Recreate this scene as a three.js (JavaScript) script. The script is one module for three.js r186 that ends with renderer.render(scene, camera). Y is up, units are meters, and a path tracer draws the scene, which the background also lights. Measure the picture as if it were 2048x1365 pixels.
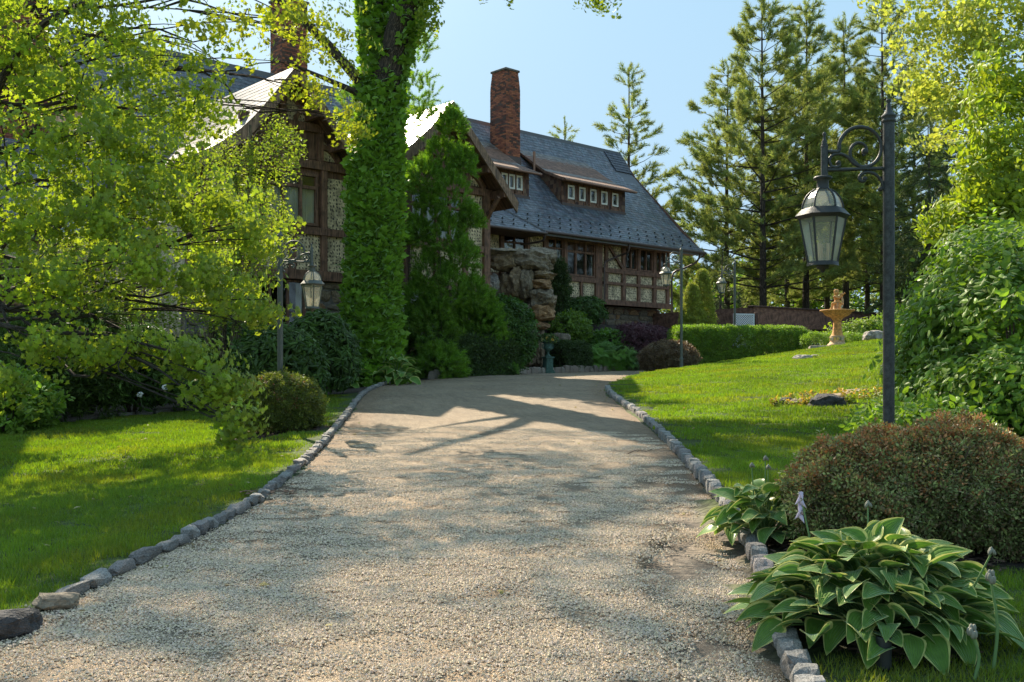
import * as THREE from 'three';
import { mergeGeometries } from 'three/addons/utils/BufferGeometryUtils.js';
import { RoundedBoxGeometry } from 'three/addons/geometries/RoundedBoxGeometry.js';
import { ImprovedNoise } from 'three/addons/math/ImprovedNoise.js';
import { MarchingCubes } from 'three/addons/objects/MarchingCubes.js';

// ---------------------------------------------------------------- camera, sky, sun, exposure
const scene = new THREE.Scene();
const F = 1974, CX = 1024, HORIZON = 743, EYE = 1.6;
const camera = new THREE.PerspectiveCamera(2 * Math.atan(682.5 / F) * 180 / Math.PI, 2048 / 1365, 0.1, 1500);
camera.position.set(0, EYE, 0);
camera.setViewOffset(2048, 1365, 0, 682.5 - HORIZON, 2048, 1365);
const renderer = new THREE.WebGLRenderer({ antialias: true });
renderer.setSize(1024, 682);
renderer.toneMapping = THREE.LinearToneMapping;
renderer.toneMappingExposure = 2.75;
renderer.shadowMap.enabled = true;
const SUN = new THREE.Vector3(-0.319, 0.6225, -0.715).normalize();      // towards the sun: ahead, to the left, about 38 degrees up
{
  const w = 512, h = 256, data = new Float32Array(w * h * 4);
  const hor = [0.222, 0.302, 0.367], mid = [0.153, 0.252, 0.342], zen = [0.16, 0.256, 0.34];
  for (let j = 0; j < h; j++) {
    const e = ((j + 0.5) / h - 0.5) * Math.PI, y = Math.sin(e), t = Math.max(0, e) / (Math.PI / 2);
    const a = Math.min(1, t / 0.28), b = Math.max(0, (t - 0.28) / 0.72);
    for (let i = 0; i < w; i++) {
      const az = ((i + 0.5) / w - 0.5) * 2 * Math.PI, c = Math.cos(e);
      const ang = Math.acos(Math.min(1, Math.max(-1, c * Math.cos(az) * SUN.x + y * SUN.y + c * Math.sin(az) * SUN.z)));
      const glow = 1.2 * Math.exp(-ang / 0.15), k = (j * w + i) * 4;
      for (let q = 0; q < 3; q++) {
        const base = (b > 0 ? mid[q] + (zen[q] - mid[q]) * Math.pow(b, 0.7) : hor[q] + (mid[q] - hor[q]) * Math.pow(a, 0.8));
        data[k + q] = base + glow * [1, 0.93, 0.8][q];
      }
      data[k + 3] = 1;
    }
  }
  const sky = new THREE.DataTexture(data, w, h, THREE.RGBAFormat, THREE.FloatType);
  sky.mapping = THREE.EquirectangularReflectionMapping; sky.magFilter = THREE.LinearFilter; sky.minFilter = THREE.LinearFilter; sky.needsUpdate = true;
  scene.background = sky; scene.environment = sky;
}
const sun = new THREE.DirectionalLight(new THREE.Color().setRGB(1, 0.87, 0.68), 4.6);
sun.position.copy(SUN).multiplyScalar(90).add(new THREE.Vector3(0, 0, -22));
sun.target.position.set(0, 0, -22); scene.add(sun.target);
sun.castShadow = true; sun.shadow.radius = 0.9; sun.shadow.mapSize.set(4096, 4096);
Object.assign(sun.shadow.camera, { left: -45, right: 45, top: 45, bottom: -45, near: 1, far: 220 });
scene.add(sun);

// ---------------------------------------------------------------- helpers
const V = (x, y, z) => new THREE.Vector3(x, y, z);
const C = (r, g, b) => new THREE.Color().setRGB(r, g, b);
function rng(seed) { let a = seed >>> 0; return () => { a = (a + 0x6D2B79F5) | 0; let t = Math.imul(a ^ (a >>> 15), 1 | a); t = (t + Math.imul(t ^ (t >>> 7), 61 | t)) ^ t; return ((t ^ (t >>> 14)) >>> 0) / 4294967296; }; }
const perlin = new ImprovedNoise();
const noise = (x, y, z) => perlin.noise(x + 31.7, y + 17.3, z + 5.1);
const fbm = (x, y, z, o = 3) => { let s = 0, a = 0.5; for (let i = 0; i < o; i++) { s += a * noise(x, y, z); x *= 2.1; y *= 2.1; z *= 2.1; a *= 0.5; } return s; };
const clamp = (x, a, b) => Math.min(b, Math.max(a, x)), lerp = (a, b, t) => a + (b - a) * t;
const sstep = (a, b, x) => { const t = clamp((x - a) / (b - a), 0, 1); return t * t * (3 - 2 * t); };
const P = (px, py, d) => V((px - CX) / F * d, EYE + (HORIZON - py) / F * d, -d);       // a point of the place seen at (px, py), d metres ahead
function interp(pts, d) { if (d <= pts[0][0]) return pts[0][1]; for (let i = 1; i < pts.length; i++) if (d <= pts[i][0]) { const [a, b] = pts[i - 1], [c, e] = pts[i]; return b + (e - b) * (d - a) / (c - a); } return pts[pts.length - 1][1]; }

const used = {};
function numbered(name) { const n = used[name] = (used[name] ?? -1) + 1; return n ? `${name}_${String(n).padStart(3, '0')}` : name; }
function thing(name, label, category, pos = V(0, 0, 0), turn = 0, group) {
  const o = new THREE.Group(); o.name = numbered(name); o.position.copy(pos); o.rotation.y = turn;
  o.userData = { label, category }; if (group) o.userData.group = group;
  scene.add(o); return o;
}
function part(name, geo, mat, parent, extra) { const m = new THREE.Mesh(geo, mat); m.name = name; if (extra) Object.assign(m.userData, extra); parent.add(m); return m; }
function structure(name, geo, mat, label) { const m = part(name, geo, mat, scene, { kind: 'structure' }); if (label) m.userData.label = label; return m; }
const STUFF = { kind: 'stuff' };
function stuff(name, label, category) { const g = thing(name, label, category); g.userData.kind = 'stuff'; return g; }

// geometry: triangles collected with colours
class Tri {
  constructor() { this.p = []; this.c = []; }
  tri(a, b, c, col) { this.p.push(...a, ...b, ...c); if (col) for (let i = 0; i < 3; i++) this.c.push(...col); }
  quad(a, b, c, d, col) { this.tri(a, b, c, col); this.tri(a, c, d, col); }
  geo() { const g = new THREE.BufferGeometry(); g.setAttribute('position', new THREE.Float32BufferAttribute(this.p, 3)); if (this.c.length) g.setAttribute('color', new THREE.Float32BufferAttribute(this.c, 3)); return g; }
}
function flat(g) { g = g.index ? g.toNonIndexed() : g; g.deleteAttribute('normal'); g.computeVertexNormals(); return g; }
function merge(list) { return list.length === 1 ? list[0] : mergeGeometries(list.map(g => { g = g.index ? g.toNonIndexed() : g; if (!g.getAttribute('uv')) g.setAttribute('uv', new THREE.Float32BufferAttribute(new Float32Array(g.getAttribute('position').count * 2), 2)); if (!g.getAttribute('normal')) g.computeVertexNormals(); return g; })); }
function boxUV(g, s = 1, off = 0) {          // uv in metres from the faces' own directions
  g = g.index ? g.toNonIndexed() : g; const p = g.getAttribute('position'), uv = new Float32Array(p.count * 2); const a = V(0, 0, 0), b = V(0, 0, 0), c = V(0, 0, 0), n = V(0, 0, 0);
  for (let i = 0; i < p.count; i += 3) {
    a.fromBufferAttribute(p, i); b.fromBufferAttribute(p, i + 1); c.fromBufferAttribute(p, i + 2); n.copy(b).sub(a).cross(c.clone().sub(a));
    const ax = Math.abs(n.x), ay = Math.abs(n.y), az = Math.abs(n.z);
    for (let k = 0; k < 3; k++) { const q = [a, b, c][k]; const u = ax > ay && ax > az ? [q.z, q.y] : ay > az ? [q.x, q.z] : [q.x, q.y]; uv[(i + k) * 2] = u[0] * s + off; uv[(i + k) * 2 + 1] = u[1] * s + off * 0.7; }
  }
  g.setAttribute('uv', new THREE.BufferAttribute(uv, 2)); return g;
}
const bx = (x0, x1, y0, y1, z0, z1) => new THREE.BoxGeometry(x1 - x0, y1 - y0, z1 - z0).translate((x0 + x1) / 2, (y0 + y1) / 2, (z0 + z1) / 2);
function rbx(x0, x1, y0, y1, z0, z1, r = 0.012) { const w = x1 - x0, h = y1 - y0, d = z1 - z0; return boxUV(new RoundedBoxGeometry(w, h, d, 1, Math.min(r, w / 3, h / 3, d / 3)).translate((x0 + x1) / 2, (y0 + y1) / 2, (z0 + z1) / 2)); }
function bar(a, b, w, d, up = V(0, 0, 1)) {  // a beam from a to b
  const dir = b.clone().sub(a), L = dir.length(); dir.normalize(); const z = up.clone().sub(dir.clone().multiplyScalar(up.dot(dir))).normalize(), x = dir.clone().cross(z);
  const g = new RoundedBoxGeometry(w, L, d, 1, Math.min(w, d) * 0.12); boxUV(g); const gg = boxUV(g); gg.applyMatrix4(new THREE.Matrix4().makeBasis(x, dir, z).setPosition(a.clone().add(b).multiplyScalar(0.5))); return gg;
}
function tube(pts, r0, r1 = r0, sides = 6, segs) {     // tapered tube through points
  const curve = pts.length > 2 ? new THREE.CatmullRomCurve3(pts) : new THREE.LineCurve3(pts[0], pts[1]); const n = segs || Math.max(2, pts.length * 3);
  const fr = curve.computeFrenetFrames(n, false), pos = [], nor = [], uv = [], idx = []; let len = 0, last = null;
  for (let i = 0; i <= n; i++) {
    const t = i / n, q = curve.getPointAt(t), r = typeof r0 === 'function' ? r0(t) : lerp(r0, r1, t); if (last) len += q.distanceTo(last); last = q;
    for (let j = 0; j <= sides; j++) { const a = j / sides * 2 * Math.PI, v = fr.normals[i].clone().multiplyScalar(Math.cos(a)).addScaledVector(fr.binormals[i], Math.sin(a)); pos.push(q.x + v.x * r, q.y + v.y * r, q.z + v.z * r); nor.push(v.x, v.y, v.z); uv.push(j / sides * Math.max(0.3, r * 6), len); }
  }
  for (let i = 0; i < n; i++) for (let j = 0; j < sides; j++) { const a = i * (sides + 1) + j, b = a + sides + 1; idx.push(a, a + 1, b, b, a + 1, b + 1); }
  const g = new THREE.BufferGeometry(); g.setAttribute('position', new THREE.Float32BufferAttribute(pos, 3)); g.setAttribute('normal', new THREE.Float32BufferAttribute(nor, 3)); g.setAttribute('uv', new THREE.Float32BufferAttribute(uv, 2)); g.setIndex(idx); return g;
}
function lathe(pts, n = 32) { return new THREE.LatheGeometry(pts.map(([r, y]) => new THREE.Vector2(r, y)), n); }
function rock(seed, sx, sy, sz, { boxy = 0.55, rough = 0.16, detail = 3, freq = 1.5 } = {}) {   // a weathered stone
  const g = new THREE.IcosahedronGeometry(1, detail), p = g.getAttribute('position'), v = V(0, 0, 0), r = rng(seed), o = r() * 50;
  const cuts = []; for (let i = 0; i < 7; i++) { const q = V(r() - 0.5, r() - 0.5, r() - 0.5).normalize(); cuts.push([q, 0.72 + r() * 0.22]); }
  for (let i = 0; i < p.count; i++) {
    v.fromBufferAttribute(p, i); const m = Math.max(Math.abs(v.x), Math.abs(v.y), Math.abs(v.z)); v.multiplyScalar(lerp(1, 0.86 / m, boxy));
    const u = v.clone(); for (const [q, d] of cuts) { const k = v.dot(q); if (k > d) v.addScaledVector(q, (d - k) * 0.85); }
    v.multiplyScalar(1 + rough * 1.4 * fbm(u.x * freq + o, u.y * freq, u.z * freq, 3) + rough * 0.5 * Math.abs(noise(u.x * 4 * freq, u.y * 4 * freq + o, u.z * 4 * freq))); p.setXYZ(i, v.x * sx, v.y * sy, v.z * sz);
  }
  return boxUV(flat(g), 1, r() * 3);
}

// ---------------------------------------------------------------- textures (grain, flecks, streaks of the stuff itself)
function tileNoise(w, fn, rgb) { const d = new Uint8Array(w * w * 4); for (let j = 0; j < w; j++) for (let i = 0; i < w; i++) { const c = fn(i / w, j / w), k = (j * w + i) * 4; if (Array.isArray(c)) { d[k] = c[0] * 255; d[k + 1] = c[1] * 255; d[k + 2] = c[2] * 255; } else d[k] = d[k + 1] = d[k + 2] = clamp(c, 0, 1) * 255; d[k + 3] = 255; } const t = new THREE.DataTexture(d, w, w); t.wrapS = t.wrapT = THREE.RepeatWrapping; t.magFilter = THREE.LinearFilter; t.minFilter = THREE.LinearMipmapLinearFilter; t.generateMipmaps = true; if (rgb) t.colorSpace = THREE.SRGBColorSpace; t.needsUpdate = true; return t; }
const tfbm = (u, v, fu, fv, o = 4, s = 0) => { let r = 0, a = 0.5; for (let i = 0; i < o; i++) { const A = u * 2 * Math.PI, B = v * 2 * Math.PI, ru = fu / 6.283, rv = fv / 6.283; r += a * perlin.noise(Math.cos(A) * ru + s + Math.sin(B) * rv * 0.7, Math.sin(A) * ru + 9.1 + s, Math.cos(B) * rv + 3.3 + Math.sin(B) * rv * 1.3); fu *= 2; fv *= 2; a *= 0.5; } return r; };
const mottle = tileNoise(512, (u, v) => { const a = tfbm(u, v, 8, 8, 6); const b = tfbm(u, v, 40, 40, 3, 5); const k = clamp(0.8 + a * 0.5 + b * 0.35, 0.25, 1); return [k, k, k]; }, true);
const mottleBump = tileNoise(512, (u, v) => 0.5 + tfbm(u, v, 14, 14, 6, 2) * 0.8);
const woodTex = tileNoise(512, (u, v) => { const a = tfbm(u, v, 60, 4, 4), b = tfbm(u, v, 8, 8, 3, 4); const k = clamp(0.78 + a * 0.7 + b * 0.35, 0.25, 1); return [k, k, k]; }, true);
const woodBump = tileNoise(512, (u, v) => 0.5 + tfbm(u, v, 60, 4, 4) * 0.9);
const barkTex = tileNoise(512, (u, v) => { const a = Math.abs(tfbm(u, v, 26, 6, 5)) * 2.6, k = clamp(0.45 + a, 0.3, 1); return [k, k * 0.97, k * 0.93]; }, true);
const barkBump = tileNoise(512, (u, v) => clamp(Math.abs(tfbm(u, v, 26, 6, 5)) * 2.6, 0, 1));
const [gravelTex, gravelBump] = (() => {     // small stones packed together, 1.2 m a tile
  const w = 1024, N = 120, r = rng(5), pts = []; for (let j = 0; j < N; j++) for (let i = 0; i < N; i++) pts.push([(i + r()) / N, (j + r()) / N, r(), r()]);
  const hgt = new Float32Array(w * w), col = new Uint8Array(w * w * 4);
  for (let y = 0; y < w; y++) for (let x = 0; x < w; x++) {
    const u = x / w, v = y / w, ci = Math.floor(u * N), cj = Math.floor(v * N); let b1 = 9, b2 = 9, id = 0;
    for (let dj = -1; dj <= 1; dj++) for (let di = -1; di <= 1; di++) { const k = ((cj + dj + N) % N) * N + (ci + di + N) % N, q = pts[k]; let dx = Math.abs(q[0] - u), dy = Math.abs(q[1] - v); dx = Math.min(dx, 1 - dx); dy = Math.min(dy, 1 - dy); const e = Math.hypot(dx, dy) * N; if (e < b1) { b2 = b1; b1 = e; id = k; } else if (e < b2) b2 = e; }
    const edge = clamp((b2 - b1) * 2.2, 0, 1), q = pts[id]; hgt[y * w + x] = Math.sqrt(edge) * (0.5 + 0.5 * q[2]);
    const t = (0.66 + 0.34 * q[3]) * (0.6 + 0.4 * Math.sqrt(edge)), warm = q[2]; const k = (y * w + x) * 4; col[k] = 255 * clamp(t * (0.94 + 0.06 * warm), 0, 1); col[k + 1] = 255 * clamp(t * (0.92 + 0.02 * warm), 0, 1); col[k + 2] = 255 * clamp(t * (0.92 - 0.09 * warm), 0, 1); col[k + 3] = 255;
  }
  const hb = new Uint8Array(w * w * 4); for (let i = 0; i < w * w; i++) { hb[i * 4] = hb[i * 4 + 1] = hb[i * 4 + 2] = hgt[i] * 255; hb[i * 4 + 3] = 255; }
  const mk = (d, s) => { const t = new THREE.DataTexture(d, w, w); t.wrapS = t.wrapT = THREE.RepeatWrapping; t.magFilter = THREE.LinearFilter; t.minFilter = THREE.LinearMipmapLinearFilter; t.generateMipmaps = true; if (s) t.colorSpace = THREE.SRGBColorSpace; t.needsUpdate = true; return t; };
  return [mk(col, true), mk(hb, false)];
})();
const rep = (t, s, sy = s) => { const c = t.clone(); c.repeat.set(s, sy); c.needsUpdate = true; return c; };

// ---------------------------------------------------------------- materials
const std = (color, roughness, o = {}) => new THREE.MeshStandardMaterial({ color, roughness, ...o });
const M = {
  timber: std(C(0.28, 0.14, 0.085), 0.75, { map: rep(woodTex, 0.7), bumpMap: rep(woodBump, 0.7), bumpScale: 0.006 }),
  timberLight: std(C(0.36, 0.215, 0.135), 0.75, { map: rep(woodTex, 0.7), bumpMap: rep(woodBump, 0.7), bumpScale: 0.006 }),
  soffit: std(C(0.24, 0.125, 0.08), 0.85, { map: rep(woodTex, 0.5) }),
  plaster: std(C(0.84, 0.67, 0.42), 0.95, { map: rep(mottle, 0.5), bumpMap: rep(mottleBump, 1.2), bumpScale: 0.012 }),
  chip: std(C(1, 1, 1), 0.85, { vertexColors: true }),
  slate: std(C(1, 1, 1), 0.43, { vertexColors: true, map: rep(mottle, 0.6) }),
  shingle: std(C(1, 1, 1), 0.85, { vertexColors: true }),
  deck: std(C(0.15, 0.155, 0.17), 0.9),
  brick: std(C(1, 1, 1), 0.9, { vertexColors: true }),
  mortar: std(C(0.24, 0.21, 0.18), 0.95, { map: rep(mottle, 1) }),
  white: std(C(0.72, 0.68, 0.58), 0.6),
  iron: std(C(0.03, 0.032, 0.031), 0.5, { metalness: 0.2, bumpMap: rep(mottleBump, 3), bumpScale: 0.001 }),
  ironDark: std(C(0.06, 0.066, 0.062), 0.55, { metalness: 0.2, map: rep(mottle, 3), bumpMap: rep(mottleBump, 4), bumpScale: 0.0015 }),
  ironWorn: std(C(0.095, 0.105, 0.095), 0.6, { metalness: 0.2 }),
  glass: new THREE.MeshPhysicalMaterial({ color: C(0.93, 0.95, 0.93), roughness: 0.05, transmission: 1, thickness: 0, ior: 1.5 }),
  lampGlass: new THREE.MeshPhysicalMaterial({ color: C(0.86, 0.87, 0.78), roughness: 0.28, transmission: 0.9, thickness: 0, ior: 1.5 }),
  candle: std(C(0.55, 0.42, 0.3), 0.6),
  curtain: new THREE.MeshPhysicalMaterial({ color: C(0.55, 0.53, 0.45), roughness: 0.95, transmission: 0.25, thickness: 0 }),
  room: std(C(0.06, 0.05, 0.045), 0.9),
  gutter: std(C(0.09, 0.06, 0.05), 0.5, { metalness: 0.3 }),
  copperPipe: std(C(0.28, 0.15, 0.10), 0.5, { metalness: 0.4 }),
  gravel: std(C(0.62, 0.52, 0.40), 0.95, { map: rep(gravelTex, 1 / 1.2), bumpMap: rep(gravelBump, 1 / 1.2), bumpScale: 0.009, vertexColors: true }),
  pebble: std(C(0.58, 0.48, 0.36), 0.9, { vertexColors: true }),
  ground: std(C(1, 1, 1), 1, { vertexColors: true, map: rep(mottle, 0.45), bumpMap: rep(mottleBump, 1.1), bumpScale: 0.03 }),
  granite: std(C(1, 1, 1), 0.9, { vertexColors: true, map: rep(mottle, 2.2), bumpMap: rep(mottleBump, 3), bumpScale: 0.008 }),
  fieldstone: std(C(0.36, 0.265, 0.165), 0.92, { map: rep(mottle, 0.9), bumpMap: rep(mottleBump, 1.4), bumpScale: 0.02 }),
  fieldstoneGrey: std(C(0.29, 0.23, 0.16), 0.92, { map: rep(mottle, 1.1), bumpMap: rep(mottleBump, 1.4), bumpScale: 0.02 }),
  fieldstoneRust: std(C(0.44, 0.255, 0.125), 0.92, { map: rep(mottle, 0.8), bumpMap: rep(mottleBump, 1.4), bumpScale: 0.02 }),
  paleStone: std(C(0.46, 0.41, 0.36), 0.92, { map: rep(mottle, 1.6), bumpMap: rep(mottleBump, 2), bumpScale: 0.01 }),
  darkStone: std(C(0.075, 0.07, 0.07), 0.9, { map: rep(mottle, 3), bumpMap: rep(mottleBump, 3.5), bumpScale: 0.015 }),
  bark: std(C(0.135, 0.105, 0.078), 0.95, { map: rep(barkTex, 1, 0.8), bumpMap: rep(barkBump, 1, 0.8), bumpScale: 0.05 }),
  barkPine: std(C(0.115, 0.088, 0.07), 0.95, { map: rep(barkTex, 1, 0.5), bumpMap: rep(barkBump, 1, 0.5), bumpScale: 0.03 }),
  barkPale: std(C(0.24, 0.20, 0.15), 0.95, { map: rep(barkTex, 1, 1), bumpMap: rep(barkBump, 1, 1), bumpScale: 0.02 }),
  twig: std(C(0.10, 0.07, 0.05), 0.95),
  verdigris: std(C(0.10, 0.20, 0.155), 0.75, { map: rep(mottle, 2.5), bumpMap: rep(mottleBump, 4), bumpScale: 0.005 }),
  terracotta: std(C(0.82, 0.41, 0.13), 0.85, { map: rep(mottle, 1.6), bumpMap: rep(mottleBump, 4), bumpScale: 0.004 }),
  terracottaPale: std(C(0.72, 0.50, 0.28), 0.85, { map: rep(mottle, 1.6), bumpMap: rep(mottleBump, 4), bumpScale: 0.004 }),
  garageWall: std(C(0.27, 0.135, 0.09), 0.9, { map: rep(mottle, 0.8), bumpMap: rep(mottleBump, 2), bumpScale: 0.01 }),
  garageDoor: std(C(0.12, 0.058, 0.042), 0.8, { map: rep(woodTex, 0.7) }),
  lattice: std(C(0.62, 0.64, 0.68), 0.7),
};
const leafMat = (r, g, b, rough = 0.72, through = 0.45) => new THREE.MeshPhysicalMaterial({ color: C(r, g, b), roughness: 1, clearcoat: 0.3, clearcoatRoughness: rough - 0.22, transmission: through, thickness: 0, side: THREE.DoubleSide, vertexColors: true, specularIntensity: 0.6 });
const L = {
  maple: leafMat(0.265, 0.36, 0.016, 0.6, 0.53), mapleGold: leafMat(0.43, 0.49, 0.06, 0.7, 0.55), ivy: leafMat(0.185, 0.34, 0.015, 0.55, 0.48), birch: leafMat(0.25, 0.34, 0.02, 0.65, 0.55),
  pine: leafMat(0.245, 0.315, 0.07, 0.8, 0.42), spruce: leafMat(0.085, 0.125, 0.035, 0.8, 0.3), crypt: leafMat(0.165, 0.33, 0.012, 0.8, 0.5),
  yew: leafMat(0.045, 0.082, 0.012, 0.6, 0.3), rhodo: leafMat(0.055, 0.115, 0.012, 0.5, 0.35), fresh: leafMat(0.175, 0.30, 0.015, 0.6, 0.5), box: leafMat(0.15, 0.24, 0.015, 0.65, 0.4), gold: leafMat(0.28, 0.32, 0.035, 0.75, 0.4),
  fern: leafMat(0.15, 0.31, 0.04, 0.75, 0.45), purple: leafMat(0.11, 0.042, 0.056, 0.65, 0.35), barberry: leafMat(1, 1, 1, 0.5, 0.35), grass: leafMat(0.175, 0.315, 0.008, 0.75, 0.45), cover: leafMat(0.22, 0.32, 0.17, 0.7, 0.35), hosta: leafMat(1, 1, 1, 0.5, 0.35), petal: leafMat(1, 1, 1, 0.8, 0.4),
};

// ---------------------------------------------------------------- leaves and sprays
const LEAF = {
  maple: [[0, 0, 0], [0.16, 0.02, 0], [0.42, -0.02, -0.1], [0.34, 0.18, -0.05], [0.6, 0.46, -0.14], [0.3, 0.44, -0.03], [0.24, 0.62, -0.03], [0.1, 0.62, 0], [0, 1, -0.08]],
  ivy: [[0, 0, 0], [0.3, -0.08, -0.03], [0.46, 0.22, -0.1], [0.42, 0.5, -0.1], [0.22, 0.58, -0.03], [0, 1, -0.12]],
  ovate: [[0, 0, 0], [0.2, 0.22, -0.05], [0.26, 0.5, -0.08], [0.15, 0.8, -0.05], [0, 1, -0.06]],
  small: [[0, 0, 0], [0.28, 0.45, -0.08], [0, 1, -0.05]],
  lance: [[0, 0, 0], [0.12, 0.3, -0.03], [0.13, 0.6, -0.05], [0, 1, -0.1]],
  needle: [[0, 0, 0], [0.05, 0.4, 0], [0, 1, 0]],
};
function addLeaf(T, kind, pos, dir, up, size, col) {
  const y = dir.clone().normalize(), x = y.clone().cross(up).normalize(); if (!(x.lengthSq() > 0.1)) x.set(1, 0, 0); const z = x.clone().cross(y), h = LEAF[kind], n = h.length;
  const w = (a, s) => { const q = pos.clone().addScaledVector(x, a[0] * size * s).addScaledVector(y, a[1] * size).addScaledVector(z, a[2] * size); return [q.x, q.y, q.z]; };
  for (const s of [1, -1]) {
    if (n === 3) { T.tri(w(h[0], s), w(h[1], s), w(h[2], s), col); continue; }
    const mid = [0, 0.38, 0.01]; for (let i = 0; i < n - 1; i++) T.tri(w(mid, s), w(h[i], s), w(h[i + 1], s), col);
  }
}
const dirR = r => { const a = r() * 6.2832, z = r() * 2 - 1, s = Math.sqrt(1 - z * z); return V(s * Math.cos(a), z, s * Math.sin(a)); };
// a spray: leaves about a twig that runs along +y for `len`
function spray(seed, { kind, n, size, len = 0.3, wide = 0.15, droop = 0, flatness = 0.5, vary = 0.3, warm = 0.15, fwd = 0.5, cols }) {
  const r = rng(seed), T = new Tri();
  for (let i = 0; i < n; i++) {
    const t = (i + r()) / n, a = i * 2.4 + r(), o = V(Math.cos(a), 0, Math.sin(a)); const pos = o.clone().multiplyScalar(wide * (0.3 + 0.7 * r()) * (1 - t * 0.5)); pos.y = len * t;
    const dir = o.clone().multiplyScalar(1 - fwd).add(V(0, fwd, 0)).addScaledVector(dirR(r), 0.35); dir.y -= droop * (0.5 + r()); const up = V(0, flatness, 1 - flatness).addScaledVector(dirR(r), 0.75 * (1.2 - flatness));
    let k = 1 - vary + 2 * vary * r(), col = [k * (1 + warm * (r() - 0.4)), k, k * (1 - warm * r())]; if (cols) { const q = cols[Math.floor(r() * cols.length)]; col = [q[0] * k, q[1] * k, q[2] * k]; }
    addLeaf(T, kind, pos, dir, up, size * (0.7 + 0.6 * r()), col);
  }
  return T.geo();
}
const NEEDLES = (seed, n, len, wide, L1, w = 1) => { const r = rng(seed), T = new Tri(); for (let i = 0; i < n; i++) { const t = r(), a = r() * 6.28; const pos = V(0, t * len, 0), dir = V(Math.cos(a) * 0.8, 0.75, Math.sin(a) * 0.8).addScaledVector(dirR(r), 0.2).normalize(), k = 0.7 + 0.6 * r(); const u = dir.clone().cross(dirR(r)).normalize().multiplyScalar(wide * w), e = pos.clone().addScaledVector(dir, L1 * (0.7 + 0.5 * r())); T.tri([pos.x - u.x, pos.y - u.y, pos.z - u.z], [pos.x + u.x, pos.y + u.y, pos.z + u.z], [e.x, e.y, e.z], [k * 1.03, k, k * 0.85]); } return T.geo(); };
const S = {
  maple: [11, 12, 13].map(s => spray(s, { kind: 'maple', n: 9, size: 0.115, len: 0.36, wide: 0.13, droop: 0.5, flatness: 0.75, fwd: 0.25, vary: 0.22 })),
  ivy: [21, 22].map(s => spray(s, { kind: 'ivy', n: 4, size: 0.19, len: 0.12, wide: 0.1, flatness: 0.3, fwd: 0.3, vary: 0.25 })),
  birch: [31, 32].map(s => spray(s, { kind: 'ovate', n: 18, size: 0.075, len: 0.6, wide: 0.09, flatness: 0.4, fwd: 0.35, vary: 0.3 })),
  pine: [41, 42].map(s => NEEDLES(s, 60, 0.36, 0.010, 0.17)),
  spruce: [43, 44].map(s => NEEDLES(s, 60, 0.45, 0.016, 0.14)),
  crypt: [45, 46].map(s => NEEDLES(s, 90, 0.30, 0.0065, 0.12)),
  yew: [51, 52].map(s => spray(s, { kind: 'lance', n: 22, size: 0.055, len: 0.16, wide: 0.05, fwd: 0.5, vary: 0.35 })),
  rhodo: [53, 54].map(s => spray(s, { kind: 'lance', n: 9, size: 0.17, len: 0.08, wide: 0.03, fwd: 0.12, droop: 0.1, flatness: 0.6, vary: 0.3 })),
  fresh: [55, 56].map(s => spray(s, { kind: 'ovate', n: 13, size: 0.105, len: 0.24, wide: 0.06, fwd: 0.3, flatness: 0.7, vary: 0.25 })),
  freshBig: [57, 58].map(s => spray(s, { kind: 'ovate', n: 15, size: 0.14, len: 0.42, wide: 0.18, fwd: 0.25, droop: 0.3, flatness: 0.6, vary: 0.25 })),
  box: [61, 62].map(s => spray(s, { kind: 'small', n: 26, size: 0.035, len: 0.12, wide: 0.06, fwd: 0.4, vary: 0.35 })),
  purple: [63, 64].map(s => spray(s, { kind: 'lance', n: 20, size: 0.085, len: 0.2, wide: 0.06, fwd: 0.3, droop: 0.7, vary: 0.35 })),
  barberry: [65, 66, 67].map(s => spray(s, { kind: 'small', n: 26, size: 0.026, len: 0.10, wide: 0.045, fwd: 0.45, vary: 0.3, cols: [[0.21, 0.25, 0.07], [0.27, 0.32, 0.08], [0.25, 0.19, 0.08], [0.28, 0.17, 0.08], [0.18, 0.22, 0.06], [0.32, 0.35, 0.11]] })),
  barberryTip: [68, 69].map(s => spray(s, { kind: 'small', n: 18, size: 0.026, len: 0.10, wide: 0.04, fwd: 0.5, vary: 0.3, cols: [[0.52, 0.20, 0.06], [0.42, 0.20, 0.07], [0.34, 0.28, 0.08], [0.26, 0.25, 0.07]] })),
  fern: [71, 72].map(s => { const T = new Tri(), r = rng(s); for (let f = 0; f < 7; f++) { const a = f / 7 * 6.28 + r(), o = V(Math.cos(a), 0, Math.sin(a)); for (let i = 1; i < 13; i++) { const t = i / 13, q = o.clone().multiplyScalar(t * 0.4); q.y = 0.42 * t * (1.35 - t); for (const sd of [1, -1]) addLeaf(T, 'lance', q, V(-o.z * sd, 0.05, o.x * sd).addScaledVector(o, 0.5), V(0, 1, 0), 0.15 * (1 - t) + 0.02, [1, 0.9 + 0.2 * r(), 0.8]); } } return T.geo(); }),
};
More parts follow.
